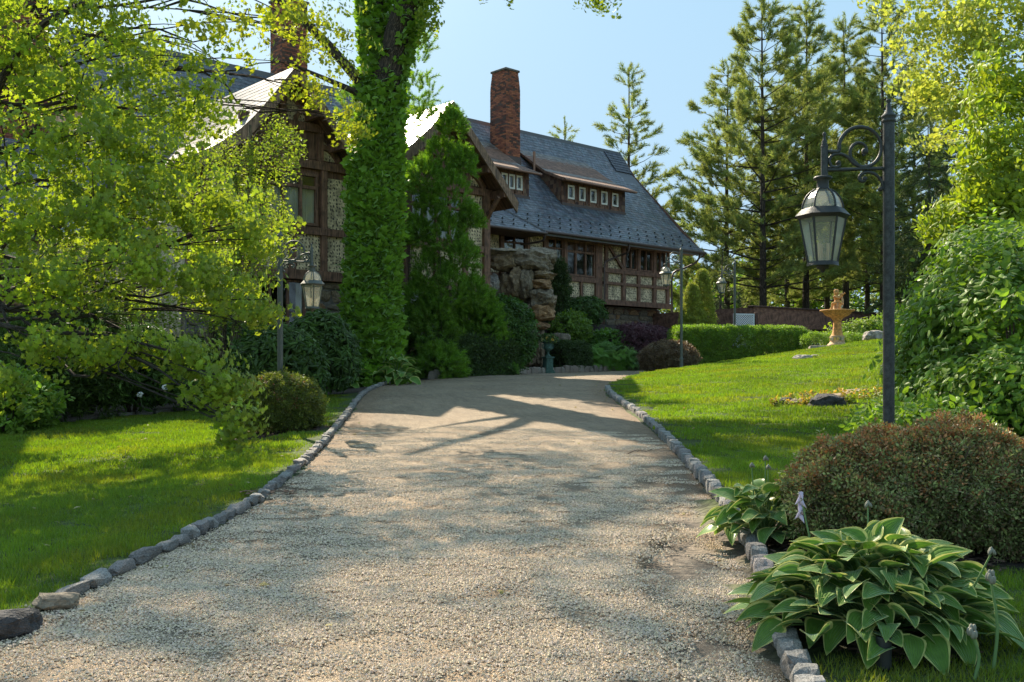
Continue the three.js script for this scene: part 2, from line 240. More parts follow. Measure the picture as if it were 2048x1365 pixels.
function scatter(name, parent, geos, mat, items, extra = STUFF) {    // items: {p, y (axis), s, c?}; in the parent's own coordinates
  const by = geos.map(() => []); items.forEach((it, i) => by[i % geos.length].push(it)); const m = new THREE.Matrix4(), q = new THREE.Quaternion(), q2 = new THREE.Quaternion(), up = V(0, 1, 0), out = [];
  by.forEach((list, k) => {
    if (!list.length) return; const o = new THREE.InstancedMesh(geos[k], mat, list.length); o.name = name; Object.assign(o.userData, extra); const col = new THREE.Color();
    list.forEach((it, i) => { q.setFromUnitVectors(up, it.y || up); q2.setFromAxisAngle(up, it.a ?? (i * 2.399)); q.multiply(q2); m.compose(it.p, q, V(it.s, it.s * (it.sy || 1), it.s)); o.setMatrixAt(i, m); const c = it.c || [1, 1, 1]; o.setColorAt(i, col.setRGB(c[0], c[1], c[2])); });
    parent.add(o); out.push(o);
  });
  return out;
}

// ---------------------------------------------------------------- the lie of the land (x, and d = metres ahead)
const PROFILE = [[-40, -1.2], [-10, -0.45], [0, 0], [10, 0.51], [20, 1.0], [26, 1.31], [30, 1.48], [36, 1.54], [40, 1.66], [60, 1.75], [500, 1.75]];
const LEFT = [[-2.9, -6], [-2.75, 4], [-2.58, 5.5], [-2.43, 6.6], [-2.25, 8.4], [-2.33, 11.4], [-2.71, 16], [-3.31, 23], [-3.2, 25.2], [-2.65, 26.8], [-1.9, 29], [-0.3, 33.2], [1.4, 36.2], [3.43, 38.3], [5.5, 40], [9, 42], [14, 43.6], [20, 45]];
const RIGHT = [[0.6, -6], [1.2, 4], [1.4, 5.5], [1.6, 6.6], [1.8, 8.4], [1.97, 11.4], [2.13, 16], [2.15, 22.2], [2.35, 24.5], [2.9, 27], [3.8, 30], [4.6, 32], [5.5, 33.8], [6.6, 35.2], [9, 37.2], [14, 39], [20, 40.5]];
const curve2 = pts => new THREE.CatmullRomCurve3(pts.map(([x, d]) => V(x, 0, -d)), false, 'centripetal');
const leftCurve = curve2(LEFT), rightCurve = curve2(RIGHT), ROWS = 220;
const Lp = [...Array(ROWS + 1)].map((_, i) => leftCurve.getPoint(i / ROWS)), Rp = [...Array(ROWS + 1)].map((_, i) => rightCurve.getPoint(i / ROWS));
const Ledge = LEFT.slice(0, 11).map(([x, d]) => [d, x]), Redge = RIGHT.map(([x, d]) => [d, x]);
const ring = [...Lp, ...Rp.slice().reverse()];
function inDrive(x, d) { let c = false; for (let i = 0, j = ring.length - 1; i < ring.length; j = i++) { const a = ring[i], b = ring[j]; if ((-a.z > d) !== (-b.z > d) && x < (b.x - a.x) * (d + a.z) / (-b.z + a.z) + a.x) c = !c; } return c; }
const TX = 0.15, TD = 33, HX = 0.735, HD = 0.678;                     // the house's front: a corner and its direction
const toHouse = (x, d) => [(x - TX) * HX + (d - TD) * HD, (x - TX) * HD - (d - TD) * HX];   // along the front, out from it
function height(x, d) {
  let h = interp(PROFILE, d); const l = interp(Ledge, Math.min(d, 29)), r = interp(Redge, d);
  if (x < l) h -= 0.66 * (1 - Math.exp(-(l - x) / 5)) * (1 - 0.75 * sstep(24, 30, d) * sstep(-9, -4, x));
  if (x > r && d < 60) { const e = x - r; h += (e < 9 ? 0.105 * e : 0.945 + 0.02 * (e - 9)) * (1 + 0.42 * sstep(24, 33, d)) * sstep(60, 42, d) * (1 - 0.85 * sstep(10, 6, d)); }
  const [u, z] = toHouse(x, d); h += 2.0 * sstep(-1.9, -5.2, z) * sstep(1.2, 4.5, u) * sstep(26, 15, u);
  h += 0.05 * fbm(x * 0.35, d * 0.35, 1.5, 2) * sstep(0, 1.5, Math.min(Math.abs(x - l), Math.abs(x - r)));
  if (d > 70) h += (d - 70) * 0.02;
  return h;
}
const Hv = (x, d, dy = 0) => V(x, height(x, d) + dy, -d);
const BEDLINE = [[-14, 17.5], [-10.4, 19.4], [-7.5, 21.2], [-5, 22.2], [-3.3, 23.2]];
function lawn(x, d) {
  if (d < 2 || inDrive(x, d)) return false; const l = interp(Ledge, Math.min(d, 29)), r = interp(Redge, d);
  if (x < l) return d < interp(BEDLINE, x) + 0.25 * Math.sin(x * 2.3) && Math.hypot((x + 3.75) / 0.85, (d - 15.1) / 0.75) > 1;
  if (x > r) { if (d > 40.5) return false; if (Math.hypot((x - 3.0) / 1.15, (d - 6.9) / 0.8) < 1) return false; if (Math.hypot((x - 1.85) / 0.5, (d - 5.2) / 0.6) < 1 || Math.hypot((x - 1.95) / 0.35, (d - 7.3) / 0.4) < 1) return false; if (x > 0.40 * d + 0.9 && d > 10.5) return false; return true; }
  return false;
}
{ // ground: one sheet, fine near the house and drive, coarse to the horizon
  const xs = [], ds = []; for (let x = -18; x <= 22.01; x += 0.32) xs.push(x); for (let d = -2; d <= 52.01; d += 0.32) ds.push(d);
  const outX = [25, 30, 38, 50, 70, 110, 180, 320, 600], outD = [55, 60, 68, 80, 100, 140, 220, 380, 800];
  const X = [...outX.map(v => -v).reverse(), -21, ...xs, ...outX], Dd = [-600, -200, -80, -40, -20, -10, -5, ...ds, ...outD], pos = [], col = [], uv = [], idx = [];
  for (const d of Dd) for (const x of X) {
    const inside = inDrive(x, d); pos.push(x, height(x, d) - (inside ? 0.09 : 0.0), -d); uv.push(x, d);
    const k = 0.85 + 0.5 * fbm(x * 0.6, d * 0.6, 3, 3); const g = lawn(x, d) || d < 2 || Math.abs(x) > 20 || d > 50;
    const c = inside ? [0.25, 0.2, 0.15] : g ? [0.085 * k, 0.135 * k, 0.016 * k] : [0.075 * k, 0.05 * k, 0.034 * k]; col.push(...c);
  }
  const nx = X.length; for (let j = 0; j < Dd.length - 1; j++) for (let i = 0; i < nx - 1; i++) { const a = j * nx + i, b = a + 1, c = a + nx, e = c + 1; idx.push(a, b, c, b, e, c); }
  const g = new THREE.BufferGeometry(); g.setAttribute('position', new THREE.Float32BufferAttribute(pos, 3)); g.setAttribute('color', new THREE.Float32BufferAttribute(col, 3)); g.setAttribute('uv', new THREE.Float32BufferAttribute(uv, 2)); g.setIndex(idx); g.computeVertexNormals();
  structure('ground', g, M.ground, 'lawns and mulched planting beds sloping beside the gravel drive');
}
function driveY(x, d, s) {                     // s: 0 at the left edge, 1 at the right; wheel ruts and a loose edge
  let y = interp(PROFILE, d) + 0.03 * Math.sin(s * Math.PI) - 0.02; y += 0.022 * fbm(x * 1.1, d * 0.8, 7, 3) + 0.01 * fbm(x * 5, d * 5, 2, 2);
  const rut = (c, w) => Math.exp(-Math.pow((s - c) / w, 2)); y -= 0.018 * rut(0.3, 0.08) + 0.014 * rut(0.66, 0.08);
  const wash = 0.845 + 0.025 * Math.sin(d * 1.7) + 0.02 * noise(d * 0.9, 3, 1); if (d < 13) y -= 0.10 * sstep(wash - 0.006, wash + 0.012, s) * (0.55 + 0.6 * sstep(-0.3, 0.3, noise(d * 1.3, 8, 2))) * sstep(13, 8, d) * (1 - 0.4 * sstep(wash + 0.05, 1, s));
  return y;
}
const driveAt = (t, s) => { const a = leftCurve.getPoint(t), b = rightCurve.getPoint(t), x = lerp(a.x, b.x, s), d = -lerp(a.z, b.z, s); return V(x, driveY(x, d, s), -d); };
{
  const NR = 460, NS = 96, pos = [], uv = [], col = [], idx = [];
  for (let i = 0; i <= NR; i++) for (let j = 0; j <= NS; j++) {
    const s = j / NS, p = driveAt(i / NR, s); pos.push(p.x, p.y, p.z); uv.push(p.x + 0.06 * noise(p.x, p.z, 3), p.z + 0.06 * noise(p.x, p.z, 9));
    const e = Math.min(s, 1 - s), dirt = clamp(sstep(0.12, 0.02, e) * (0.6 + 0.8 * fbm(p.x * 3, p.z * 3, 1, 3)) + 0.9 * Math.max(0, fbm(p.x * 0.9, p.z * 0.9, 4, 3)), 0, 0.6), k = 0.93 + 0.3 * fbm(p.x * 0.7, p.z * 0.7, 8, 4) + 0.28 * noise(p.x * 9, p.z * 9, 5) + 0.12 * noise(p.x * 3.1, p.z * 3.1, 7) + 0.1 * (Math.exp(-Math.pow((s - 0.3) / 0.09, 2)) + Math.exp(-Math.pow((s - 0.66) / 0.09, 2))) * (0.6 + noise(p.x * 2, p.z * 0.4, 2));
    col.push(k * lerp(1, 0.78, dirt), k * lerp(1, 0.66, dirt), k * lerp(1, 0.57, dirt));
  }
  for (let i = 0; i < NR; i++) for (let j = 0; j < NS; j++) { const a = i * (NS + 1) + j, b = a + 1, c = a + NS + 1; idx.push(a, b, c, b, c + 1, c); }
  const g = new THREE.BufferGeometry(); g.setAttribute('position', new THREE.Float32BufferAttribute(pos, 3)); g.setAttribute('uv', new THREE.Float32BufferAttribute(uv, 2)); g.setAttribute('color', new THREE.Float32BufferAttribute(col, 3)); g.setIndex(idx); g.computeVertexNormals();
  const drive = structure('driveway', g, M.gravel, 'pale gravel driveway climbing towards the house');
  // loose stones lying on it, as far as they can be told apart
  const r = rng(91), patch = [1, 2, 3].map(sd => { const q = rng(sd * 77), T = new Tri(); for (let i = 0; i < 190; i++) { const cx = (q() - 0.5) * 0.3, cz = (q() - 0.5) * 0.3, R = 0.0034 + 0.004 * q(), k = 0.62 + 0.7 * q(), w = q(), col = [k, k * (0.95 + 0.03 * w), k * (1.02 - 0.2 * w)], v = []; const rot = q() * 6.28; for (const [a, b, c] of [[1, 0, 0], [0, 0, 1], [-1, 0, 0], [0, 0, -1], [0, 1, 0]]) { const s = R * (0.75 + 0.6 * q()), ca = Math.cos(rot), sa = Math.sin(rot); v.push([cx + (a * ca - c * sa) * s * 1.15, b * s * 0.9, cz + (a * sa + c * ca) * s]); } for (let f = 0; f < 4; f++) T.tri(v[f], v[4], v[(f + 1) % 4], col); } return T.geo(); });
  const items = []; for (let i = 0; i < 2700; i++) { const t = 0.35 * Math.pow(r(), 0.8), s = r(), p = driveAt(t, s), d = -p.z; if (d < 3.8 || d > 15) continue; if (r() < (d - 6) / 14) continue; p.y += 0.001; items.push({ p, s: 1 + 0.2 * r(), a: r() * 6.28 }); }
  scatter('pebbles', stuff('loose_gravel', 'loose pale pebbles scattered over the gravel drive', 'gravel'), patch, M.pebble, items);
}
// ---------------------------------------------------------------- granite kerbs, each block its own
function kerb(name, label, pts, { len = 0.2, wide = 0.12, high = 0.16, y = p => height(p.x, -p.z), warm = 0, seed = 3, longEnd = 0 }) {
  const t = thing(name, label, 'kerb'); t.userData.kind = 'thing'; const r = rng(seed), variants = [...Array(7)].map((_, i) => { const g = rock(seed * 31 + i, 0.5, 0.5, 0.5, { boxy: 0.9, rough: 0.16, detail: 2, freq: 1.8 }); return g; });
  const tinted = variants.map((g, i) => { const n = g.getAttribute('position').count, k = [0.40, 0.46, 0.34, 0.50, 0.43, 0.38, 0.47][i], w = [0.95, 0.98, 0.92, 0.96, 0.9, 0.97, 0.88][i] - warm; const c = new Float32Array(n * 3); for (let j = 0; j < n; j++) { c[j * 3] = k; c[j * 3 + 1] = k * w * 1.0; c[j * 3 + 2] = k * w * (0.93 - warm); } g.setAttribute('color', new THREE.BufferAttribute(c, 3)); return g; });
  let total = 0; const cum = [0]; for (let i = 1; i < pts.length; i++) { total += pts[i].distanceTo(pts[i - 1]); cum.push(total); }
  const at = s => { let i = 1; while (i < cum.length - 1 && cum[i] < s) i++; const f = (s - cum[i - 1]) / (cum[i] - cum[i - 1]); return [pts[i - 1].clone().lerp(pts[i], f), pts[i].clone().sub(pts[i - 1]).normalize()]; };
  for (let s = 0; s < total - len * 0.5;) {
    const near = longEnd && s < longEnd ? 1.6 : 1, l = len * near * (0.75 + 0.5 * r()), [p, dir] = at(s + l / 2), m = part('kerb_stone', tinted[Math.floor(r() * 7)], M.granite, t); const hh = high * (0.85 + 0.3 * r());
    m.position.set(p.x, y(p) + hh * 0.18 + 0.015 * (r() - 0.5), p.z); m.rotation.set(0.12 * (r() - 0.5), Math.atan2(-dir.z, dir.x) + 0.12 * (r() - 0.5), 0.14 * (r() - 0.5)); m.scale.set(l * 1.08, hh, wide * (0.85 + 0.3 * r())); s += l;
  }
  return t;
}
const slice = (arr, a, b, off) => arr.map((p, i) => { const q = arr[Math.min(i + 1, arr.length - 1)].clone().sub(arr[Math.max(i - 1, 0)]).normalize(); return p.clone().add(V(-q.z, 0, q.x).multiplyScalar(off)); }).filter(p => -p.z >= a && -p.z <= b);
const kerbY = p => interp(PROFILE, -p.z);
kerb('granite_kerb', 'grey granite block kerb between the drive and the sunken lawn', slice(Lp, 5.6, 25.6, -0.05).filter(p => p.x < -2), { len: 0.19, wide: 0.12, high: 0.095, y: kerbY, seed: 3, longEnd: 1 });
kerb('granite_kerb', 'grey granite block kerb along the rising sunlit lawn', slice(Rp, 3.6, 23.4, 0.05), { len: 0.18, wide: 0.14, high: 0.14, y: kerbY, seed: 4 });
kerb('bed_edging', 'rusty block edging of the bed before the house front', slice(Lp, 28.0, 41, -0.08).filter(p => p.x > -2.9), { len: 0.26, wide: 0.18, high: 0.34, y: kerbY, warm: 0.12, seed: 6 });
kerb('bed_edging', 'low dark stone edging below the shaded shrub bed', [...Array(20)].map((_, i) => { const x = lerp(-11.5, -6, i / 19); return Hv(x, interp(BEDLINE, x) + 0.2); }), { len: 0.34, wide: 0.2, high: 0.16, warm: 0.05, seed: 7 });

// ---------------------------------------------------------------- grass
{
  const patch = (seed, n, half, hgt, wid) => { const r = rng(seed), T = new Tri(); for (let i = 0; i < n; i++) { const x = (r() - 0.5) * 2 * half, z = (r() - 0.5) * 2 * half, a = r() * 6.28, l = hgt * (0.55 + 0.8 * r()), k = 0.7 + 0.6 * r(), lean = 0.75 * l * r(), b = r() * 6.28, wx = Math.cos(a) * wid, wz = Math.sin(a) * wid; T.tri([x - wx, 0, z - wz], [x + wx, 0, z + wz], [x + Math.cos(b) * lean, l, z + Math.sin(b) * lean], [k * (0.95 + 0.35 * r()), k, k * 0.8]); } return T.geo(); };
  const near = [1, 2, 3].map(s => patch(s + 500, 340, 0.19, 0.042, 0.0036)), far = [1, 2, 3].map(s => patch(s + 600, 380, 0.34, 0.045, 0.008)), r = rng(44), A = [], B = [];
  const put = (x, d, list, s) => { const k = 0.85 + 0.55 * fbm(x * 0.5, d * 0.5, 6, 3) + 0.1 * r(), dry = clamp(fbm(x * 0.8 + 9, d * 0.8, 2, 3) * 1.2, 0, 0.28); list.push({ p: Hv(x, d, -0.004), s, sy: 0.75 + 0.5 * r() + 0.5 * noise(x * 0.9, d * 0.9, 3), a: r() * 6.28, c: [k * (1 + dry), k, k * (1 + dry * 0.5)] }); };
  for (let d = 3.4; d < 12; d += 0.22) for (let x = -7.5; x < 6.8; x += 0.22) { const X = x + (r() - 0.5) * 0.2, Dd = d + (r() - 0.5) * 0.2; if (Math.abs(X) < 0.56 * Dd + 0.8 && lawn(X, Dd) && !inDrive(X + 0.22, Dd) && !inDrive(X - 0.22, Dd)) put(X, Dd, A, 1); }
  for (let d = 12; d < 40; d += 0.36) for (let x = -14; x < 22; x += 0.36) { const X = x + (r() - 0.5) * 0.34, Dd = d + (r() - 0.5) * 0.34; if (Math.abs(X) < 0.54 * Dd + 1 && lawn(X, Dd) && !inDrive(X + 0.36, Dd) && !inDrive(X - 0.36, Dd)) put(X, Dd, B, 1); }
  const gs = stuff('grass', 'mown green grass of both lawns beside the drive', 'grass');
  scatter('blades', gs, near, L.grass, A); scatter('blades', gs, far, L.grass, B);
}

// ---------------------------------------------------------------- the house (own axes: x along the front, z out from it; y as in the place)
const house = thing('timber_house', 'large half-timbered house with slate roofs, brick chimneys and pebbled plaster panels', 'house', V(TX, 0, -TD), Math.atan2(HD, HX));
function slateField(at, uLen, vLen, { w = 0.24, e = 0.19, thick = 0.012, palette, seed = 1, skip, own, parent, most = 0 }) {   // at(u, v) -> {p, du, dv, n}
  const r = rng(seed), all = new Tri(), rows = Math.ceil(vLen / e); let alone = 0;
  for (let j = 0; j < rows; j++) {
    const v0 = j * e; let u = -r() * w;
    while (u < uLen) {
      const ww = w * (0.7 + 0.6 * r()), u0 = Math.max(0, u), u1 = Math.min(uLen, u + ww - 0.006); u += ww; if (u1 - u0 < 0.03) continue; if (skip && skip((u0 + u1) / 2, v0 + e / 2)) continue;
      const low = 0.012 * (r() - 0.5), v1 = Math.min(vLen, v0 + e + 0.03), c = palette[Math.floor(r() * palette.length)], k = 0.8 + 0.4 * r() + 0.25 * fbm(u0 * 0.5, v0 * 0.5, seed, 2), col = [c[0] * k, c[1] * k, c[2] * k];
      const pt = (uu, vv, lift) => { const q = at(uu, vv), o = q.p.clone().addScaledVector(q.n, lift); return [o.x, o.y, o.z]; };
      const t0 = thick + 0.004 * r(), t1 = 0.004, a = pt(u0, v0 + low, t0), b = pt(u1, v0 + low, t0 + 0.003 * (r() - 0.5)), c2 = pt(u1, v1, t1), d = pt(u0, v1, t1), a0 = pt(u0, v0 + low, -0.002), b0 = pt(u1, v0 + low, -0.002), c0 = pt(u1, v1, -0.003), d0 = pt(u0, v1, -0.003);
      const single = alone < most && own((u0 + u1) / 2, v0), T = single ? new Tri() : all; T.quad(a, b, c2, d, col); T.quad(a0, b0, b, a, col); T.quad(d0, a0, a, d, col); T.quad(b0, c0, c2, b, col);
      if (single) { alone++; const g = T.geo(); g.computeVertexNormals(); part('slate', boxUV(g), M.slate, parent); }
    }
  }
  const g = all.geo(); g.computeVertexNormals(); return boxUV(g);
}
const SLATE = [[0.17, 0.185, 0.215], [0.14, 0.16, 0.195], [0.20, 0.205, 0.225], [0.165, 0.17, 0.21], [0.195, 0.18, 0.20], [0.15, 0.18, 0.205]], SLATE_SUNLIT = [[0.27, 0.23, 0.20], [0.30, 0.26, 0.22], [0.24, 0.21, 0.19], [0.28, 0.23, 0.19], [0.25, 0.23, 0.21]], CEDAR = [[0.12, 0.055, 0.035], [0.085, 0.042, 0.03], [0.15, 0.075, 0.045], [0.065, 0.035, 0.028], [0.16, 0.095, 0.06]];  // browner slates carry warm sunlight in their colour, for dormer and gable roofs
const profPoint = (pr, v) => { let s = 0; for (let i = 1; i < pr.length; i++) { const a = pr[i - 1], b = pr[i], l = Math.hypot(b[0] - a[0], b[1] - a[1]); if (v <= s + l || i === pr.length - 1) { const f = (v - s) / l; return [a[0] + (b[0] - a[0]) * f, a[1] + (b[1] - a[1]) * f, (b[0] - a[0]) / l, (b[1] - a[1]) / l]; } s += l; } };
const profLen = pr => { let s = 0; for (let i = 1; i < pr.length; i++) s += Math.hypot(pr[i][0] - pr[i - 1][0], pr[i][1] - pr[i - 1][1]); return s; };
const smooth = pr => { const c = new THREE.SplineCurve(pr.map(([a, b]) => new THREE.Vector2(a, b))); return c.getPoints(14).map(p => [p.x, p.y]); };
// chips of dark stone pressed into a plaster panel lying in a plane z
function chips(x0, x1, y0, y1, z, inside, seed) {
  const r = rng(seed), T = new Tri(), st = 0.108; for (let y = y0 + 0.04; y < y1 - 0.02; y += st) for (let x = x0 + 0.04; x < x1 - 0.02; x += st) { const cx = x + (r() - 0.5) * 0.05, cy = y + (r() - 0.5) * 0.05; if (r() < 0.08 || (inside && !inside(cx, cy))) continue; const R = 0.017 + 0.013 * r(), k = 0.5 + r(), col = [0.06 * k, 0.045 * k, 0.035 * k], el = 1.2 + 0.9 * r(), rot = r() * 0.9 - 0.2, pts = []; for (let i = 0; i < 6; i++) { const a = i / 6 * 6.283, q = R * (0.75 + 0.5 * r()), px = Math.cos(a) * q, py = Math.sin(a) * q * el; pts.push([cx + px * Math.cos(rot) - py * Math.sin(rot), cy + px * Math.sin(rot) + py * Math.cos(rot), z]); } const top = [cx, cy, z + 0.012]; for (let i = 0; i < 6; i++) T.tri(pts[i], pts[(i + 1) % 6], top, col); }
  return T.p.length ? T.geo() : null;
}
let chipSeed = 100;
function panel(x0, x1, y0, y1, z) { const m = part('plaster_panel', boxUV(bx(x0, x1, y0, y1, z - 0.03, z)), M.plaster, house); const g = chips(x0, x1, y0, y1, z, null, chipSeed++); if (g) part('stone_chips', g, M.chip, m, STUFF); }
function shapePanel(pts, z) {
  const sh = new THREE.Shape(pts.map(p => new THREE.Vector2(p[0], p[1]))); const m = part('plaster_panel', boxUV(new THREE.ExtrudeGeometry(sh, { depth: 0.03, bevelEnabled: false, curveSegments: 8 }).translate(0, 0, z - 0.03)), M.plaster, house);
  const xs = pts.map(p => p[0]), ys = pts.map(p => p[1]); const inside = (x, y) => { let c = false; for (let i = 0, j = pts.length - 1; i < pts.length; j = i++) if ((pts[i][1] > y) !== (pts[j][1] > y) && x < (pts[j][0] - pts[i][0]) * (y - pts[i][1]) / (pts[j][1] - pts[i][1]) + pts[i][0]) c = !c; return c; };
  const g = chips(Math.min(...xs), Math.max(...xs), Math.min(...ys), Math.max(...ys), z, inside, chipSeed++); if (g) part('stone_chips', g, M.chip, m, STUFF);
}
const beam = (x0, x1, y0, y1, z, proud = 0.06, mat = M.timber) => part('timber_beam', rbx(x0, x1, y0, y1, z - 0.05, z + proud), mat, house);
function windowAt(x0, x1, y0, y1, z, cols, transom, { curtain = 0, grid = 0, mat = M.timber, fw = 0.06, name = 'window', rooms = true } = {}) {
  const w = new THREE.Group(); w.name = name; house.add(w); const f = [], zf = z + 0.02, zb = z - 0.09;
  f.push(rbx(x0, x1, y0, y0 + fw, zb, zf, 0.006), rbx(x0, x1, y1 - fw, y1, zb, zf, 0.006)); const cw = (x1 - x0) / cols;
  for (let i = 0; i <= cols; i++) { const c = clamp(x0 + i * cw, x0 + fw / 2, x1 - fw / 2); f.push(rbx(c - fw / 2, c + fw / 2, y0 + fw, y1 - fw, zb, zf - 0.003, 0.006)); }
  if (transom) for (let i = 0; i < cols; i++) f.push(rbx(x0 + i * cw + fw / 2, x0 + (i + 1) * cw - fw / 2, transom - fw * 0.6, transom + fw * 0.6, zb, zf - 0.001, 0.006));
  if (grid) for (let i = 0; i < cols; i++) { const a = x0 + i * cw + fw / 2, b = x0 + (i + 1) * cw - fw / 2, yb = (transom || y0) + fw * 0.6, yt = y1 - fw; for (let k = 1; k < 6; k++) f.push(bx(lerp(a, b, k / 6) - 0.006, lerp(a, b, k / 6) + 0.006, yb, yt, z - 0.055, z - 0.03)); for (let k = 1; k < 6; k++) f.push(bx(a, b, lerp(yb, yt, k / 6) - 0.006, lerp(yb, yt, k / 6) + 0.006, z - 0.052, z - 0.033)); }
  part('frame', merge(f.map(g => g.index ? boxUV(g) : g)), mat, w);
  const cell = (a, b, c, d) => part('pane', bx(a, b, c, d, z - 0.052, z - 0.048), M.glass, w);
  for (let i = 0; i < cols; i++) { const a = x0 + i * cw + fw * 0.4, b = x0 + (i + 1) * cw - fw * 0.4; if (transom) { cell(a, b, y0 + fw * 0.5, transom - fw * 0.3); cell(a, b, transom + fw * 0.3, y1 - fw * 0.5); } else cell(a, b, y0 + fw * 0.5, y1 - fw * 0.5); }
  if (curtain) { const top = transom || y1; const T = new Tri(), n = Math.ceil((x1 - x0) / 0.025); const zz = x => z - 0.16 + 0.022 * Math.sin(x * 75) + 0.01 * Math.sin(x * 31); for (let i = 0; i < n; i++) { const a = lerp(x0, x1, i / n), b = lerp(x0, x1, (i + 1) / n), m = ((a - x0) / (x1 - x0)); if (curtain < 1 && Math.abs(m - 0.5) < 0.5 - curtain / 2) continue; T.quad([a, y0, zz(a)], [b, y0, zz(b)], [b, top, zz(b)], [a, top, zz(a)]); } const g = T.geo(); g.computeVertexNormals(); part('curtain', g, M.curtain, w); }
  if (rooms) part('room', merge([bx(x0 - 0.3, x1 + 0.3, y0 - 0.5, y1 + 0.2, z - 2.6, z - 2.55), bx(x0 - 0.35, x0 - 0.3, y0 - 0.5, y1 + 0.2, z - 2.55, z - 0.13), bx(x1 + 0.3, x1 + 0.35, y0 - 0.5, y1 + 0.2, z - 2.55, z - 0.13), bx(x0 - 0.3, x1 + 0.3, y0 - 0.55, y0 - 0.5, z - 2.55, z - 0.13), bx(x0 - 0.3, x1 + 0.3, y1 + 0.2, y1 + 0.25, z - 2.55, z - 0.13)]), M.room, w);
  return w;
}
function backing(pts, holes, z, t = 0.12) { const sh = new THREE.Shape(pts.map(p => new THREE.Vector2(...p))); for (const [a, b, c, d] of holes) sh.holes.push(new THREE.Path([[a, c], [b, c], [b, d], [a, d]].map(p => new THREE.Vector2(...p)))); return part('wall', boxUV(new THREE.ExtrudeGeometry(sh, { depth: t, bevelEnabled: false }).translate(0, 0, z - t)), M.timber, house); }
function stoneWall(x0, x1, y0, y1, z, seed, parentName = 'stone_wall', depth = 0.35) {   // coursed fieldstone, each stone its own
  const w = part(parentName, bx(x0, x1, y0, y1, z - depth, z - 0.08), M.mortar, house), r = rng(seed), vars = [...Array(6)].map((_, i) => rock(seed * 13 + i, 0.5, 0.5, 0.5, { boxy: 0.85, rough: 0.14, detail: 2 })), mats = [M.fieldstone, M.fieldstoneGrey, M.fieldstoneRust, M.fieldstone, M.fieldstoneGrey];
  for (let y = y0; y < y1 - 0.05;) { const h = Math.min(y1 - y, 0.22 + 0.2 * r()); for (let x = x0; x < x1 - 0.05;) { const l = Math.min(x1 - x, 0.3 + 0.5 * r()); const m = part('stone', vars[Math.floor(r() * 6)], mats[Math.floor(r() * 5)], w); m.position.set(x + l / 2, y + h / 2, z - 0.12); m.scale.set(l * 1.04, h * 1.05, 0.22 + 0.08 * r()); x += l; } y += h; }
  return w;
}

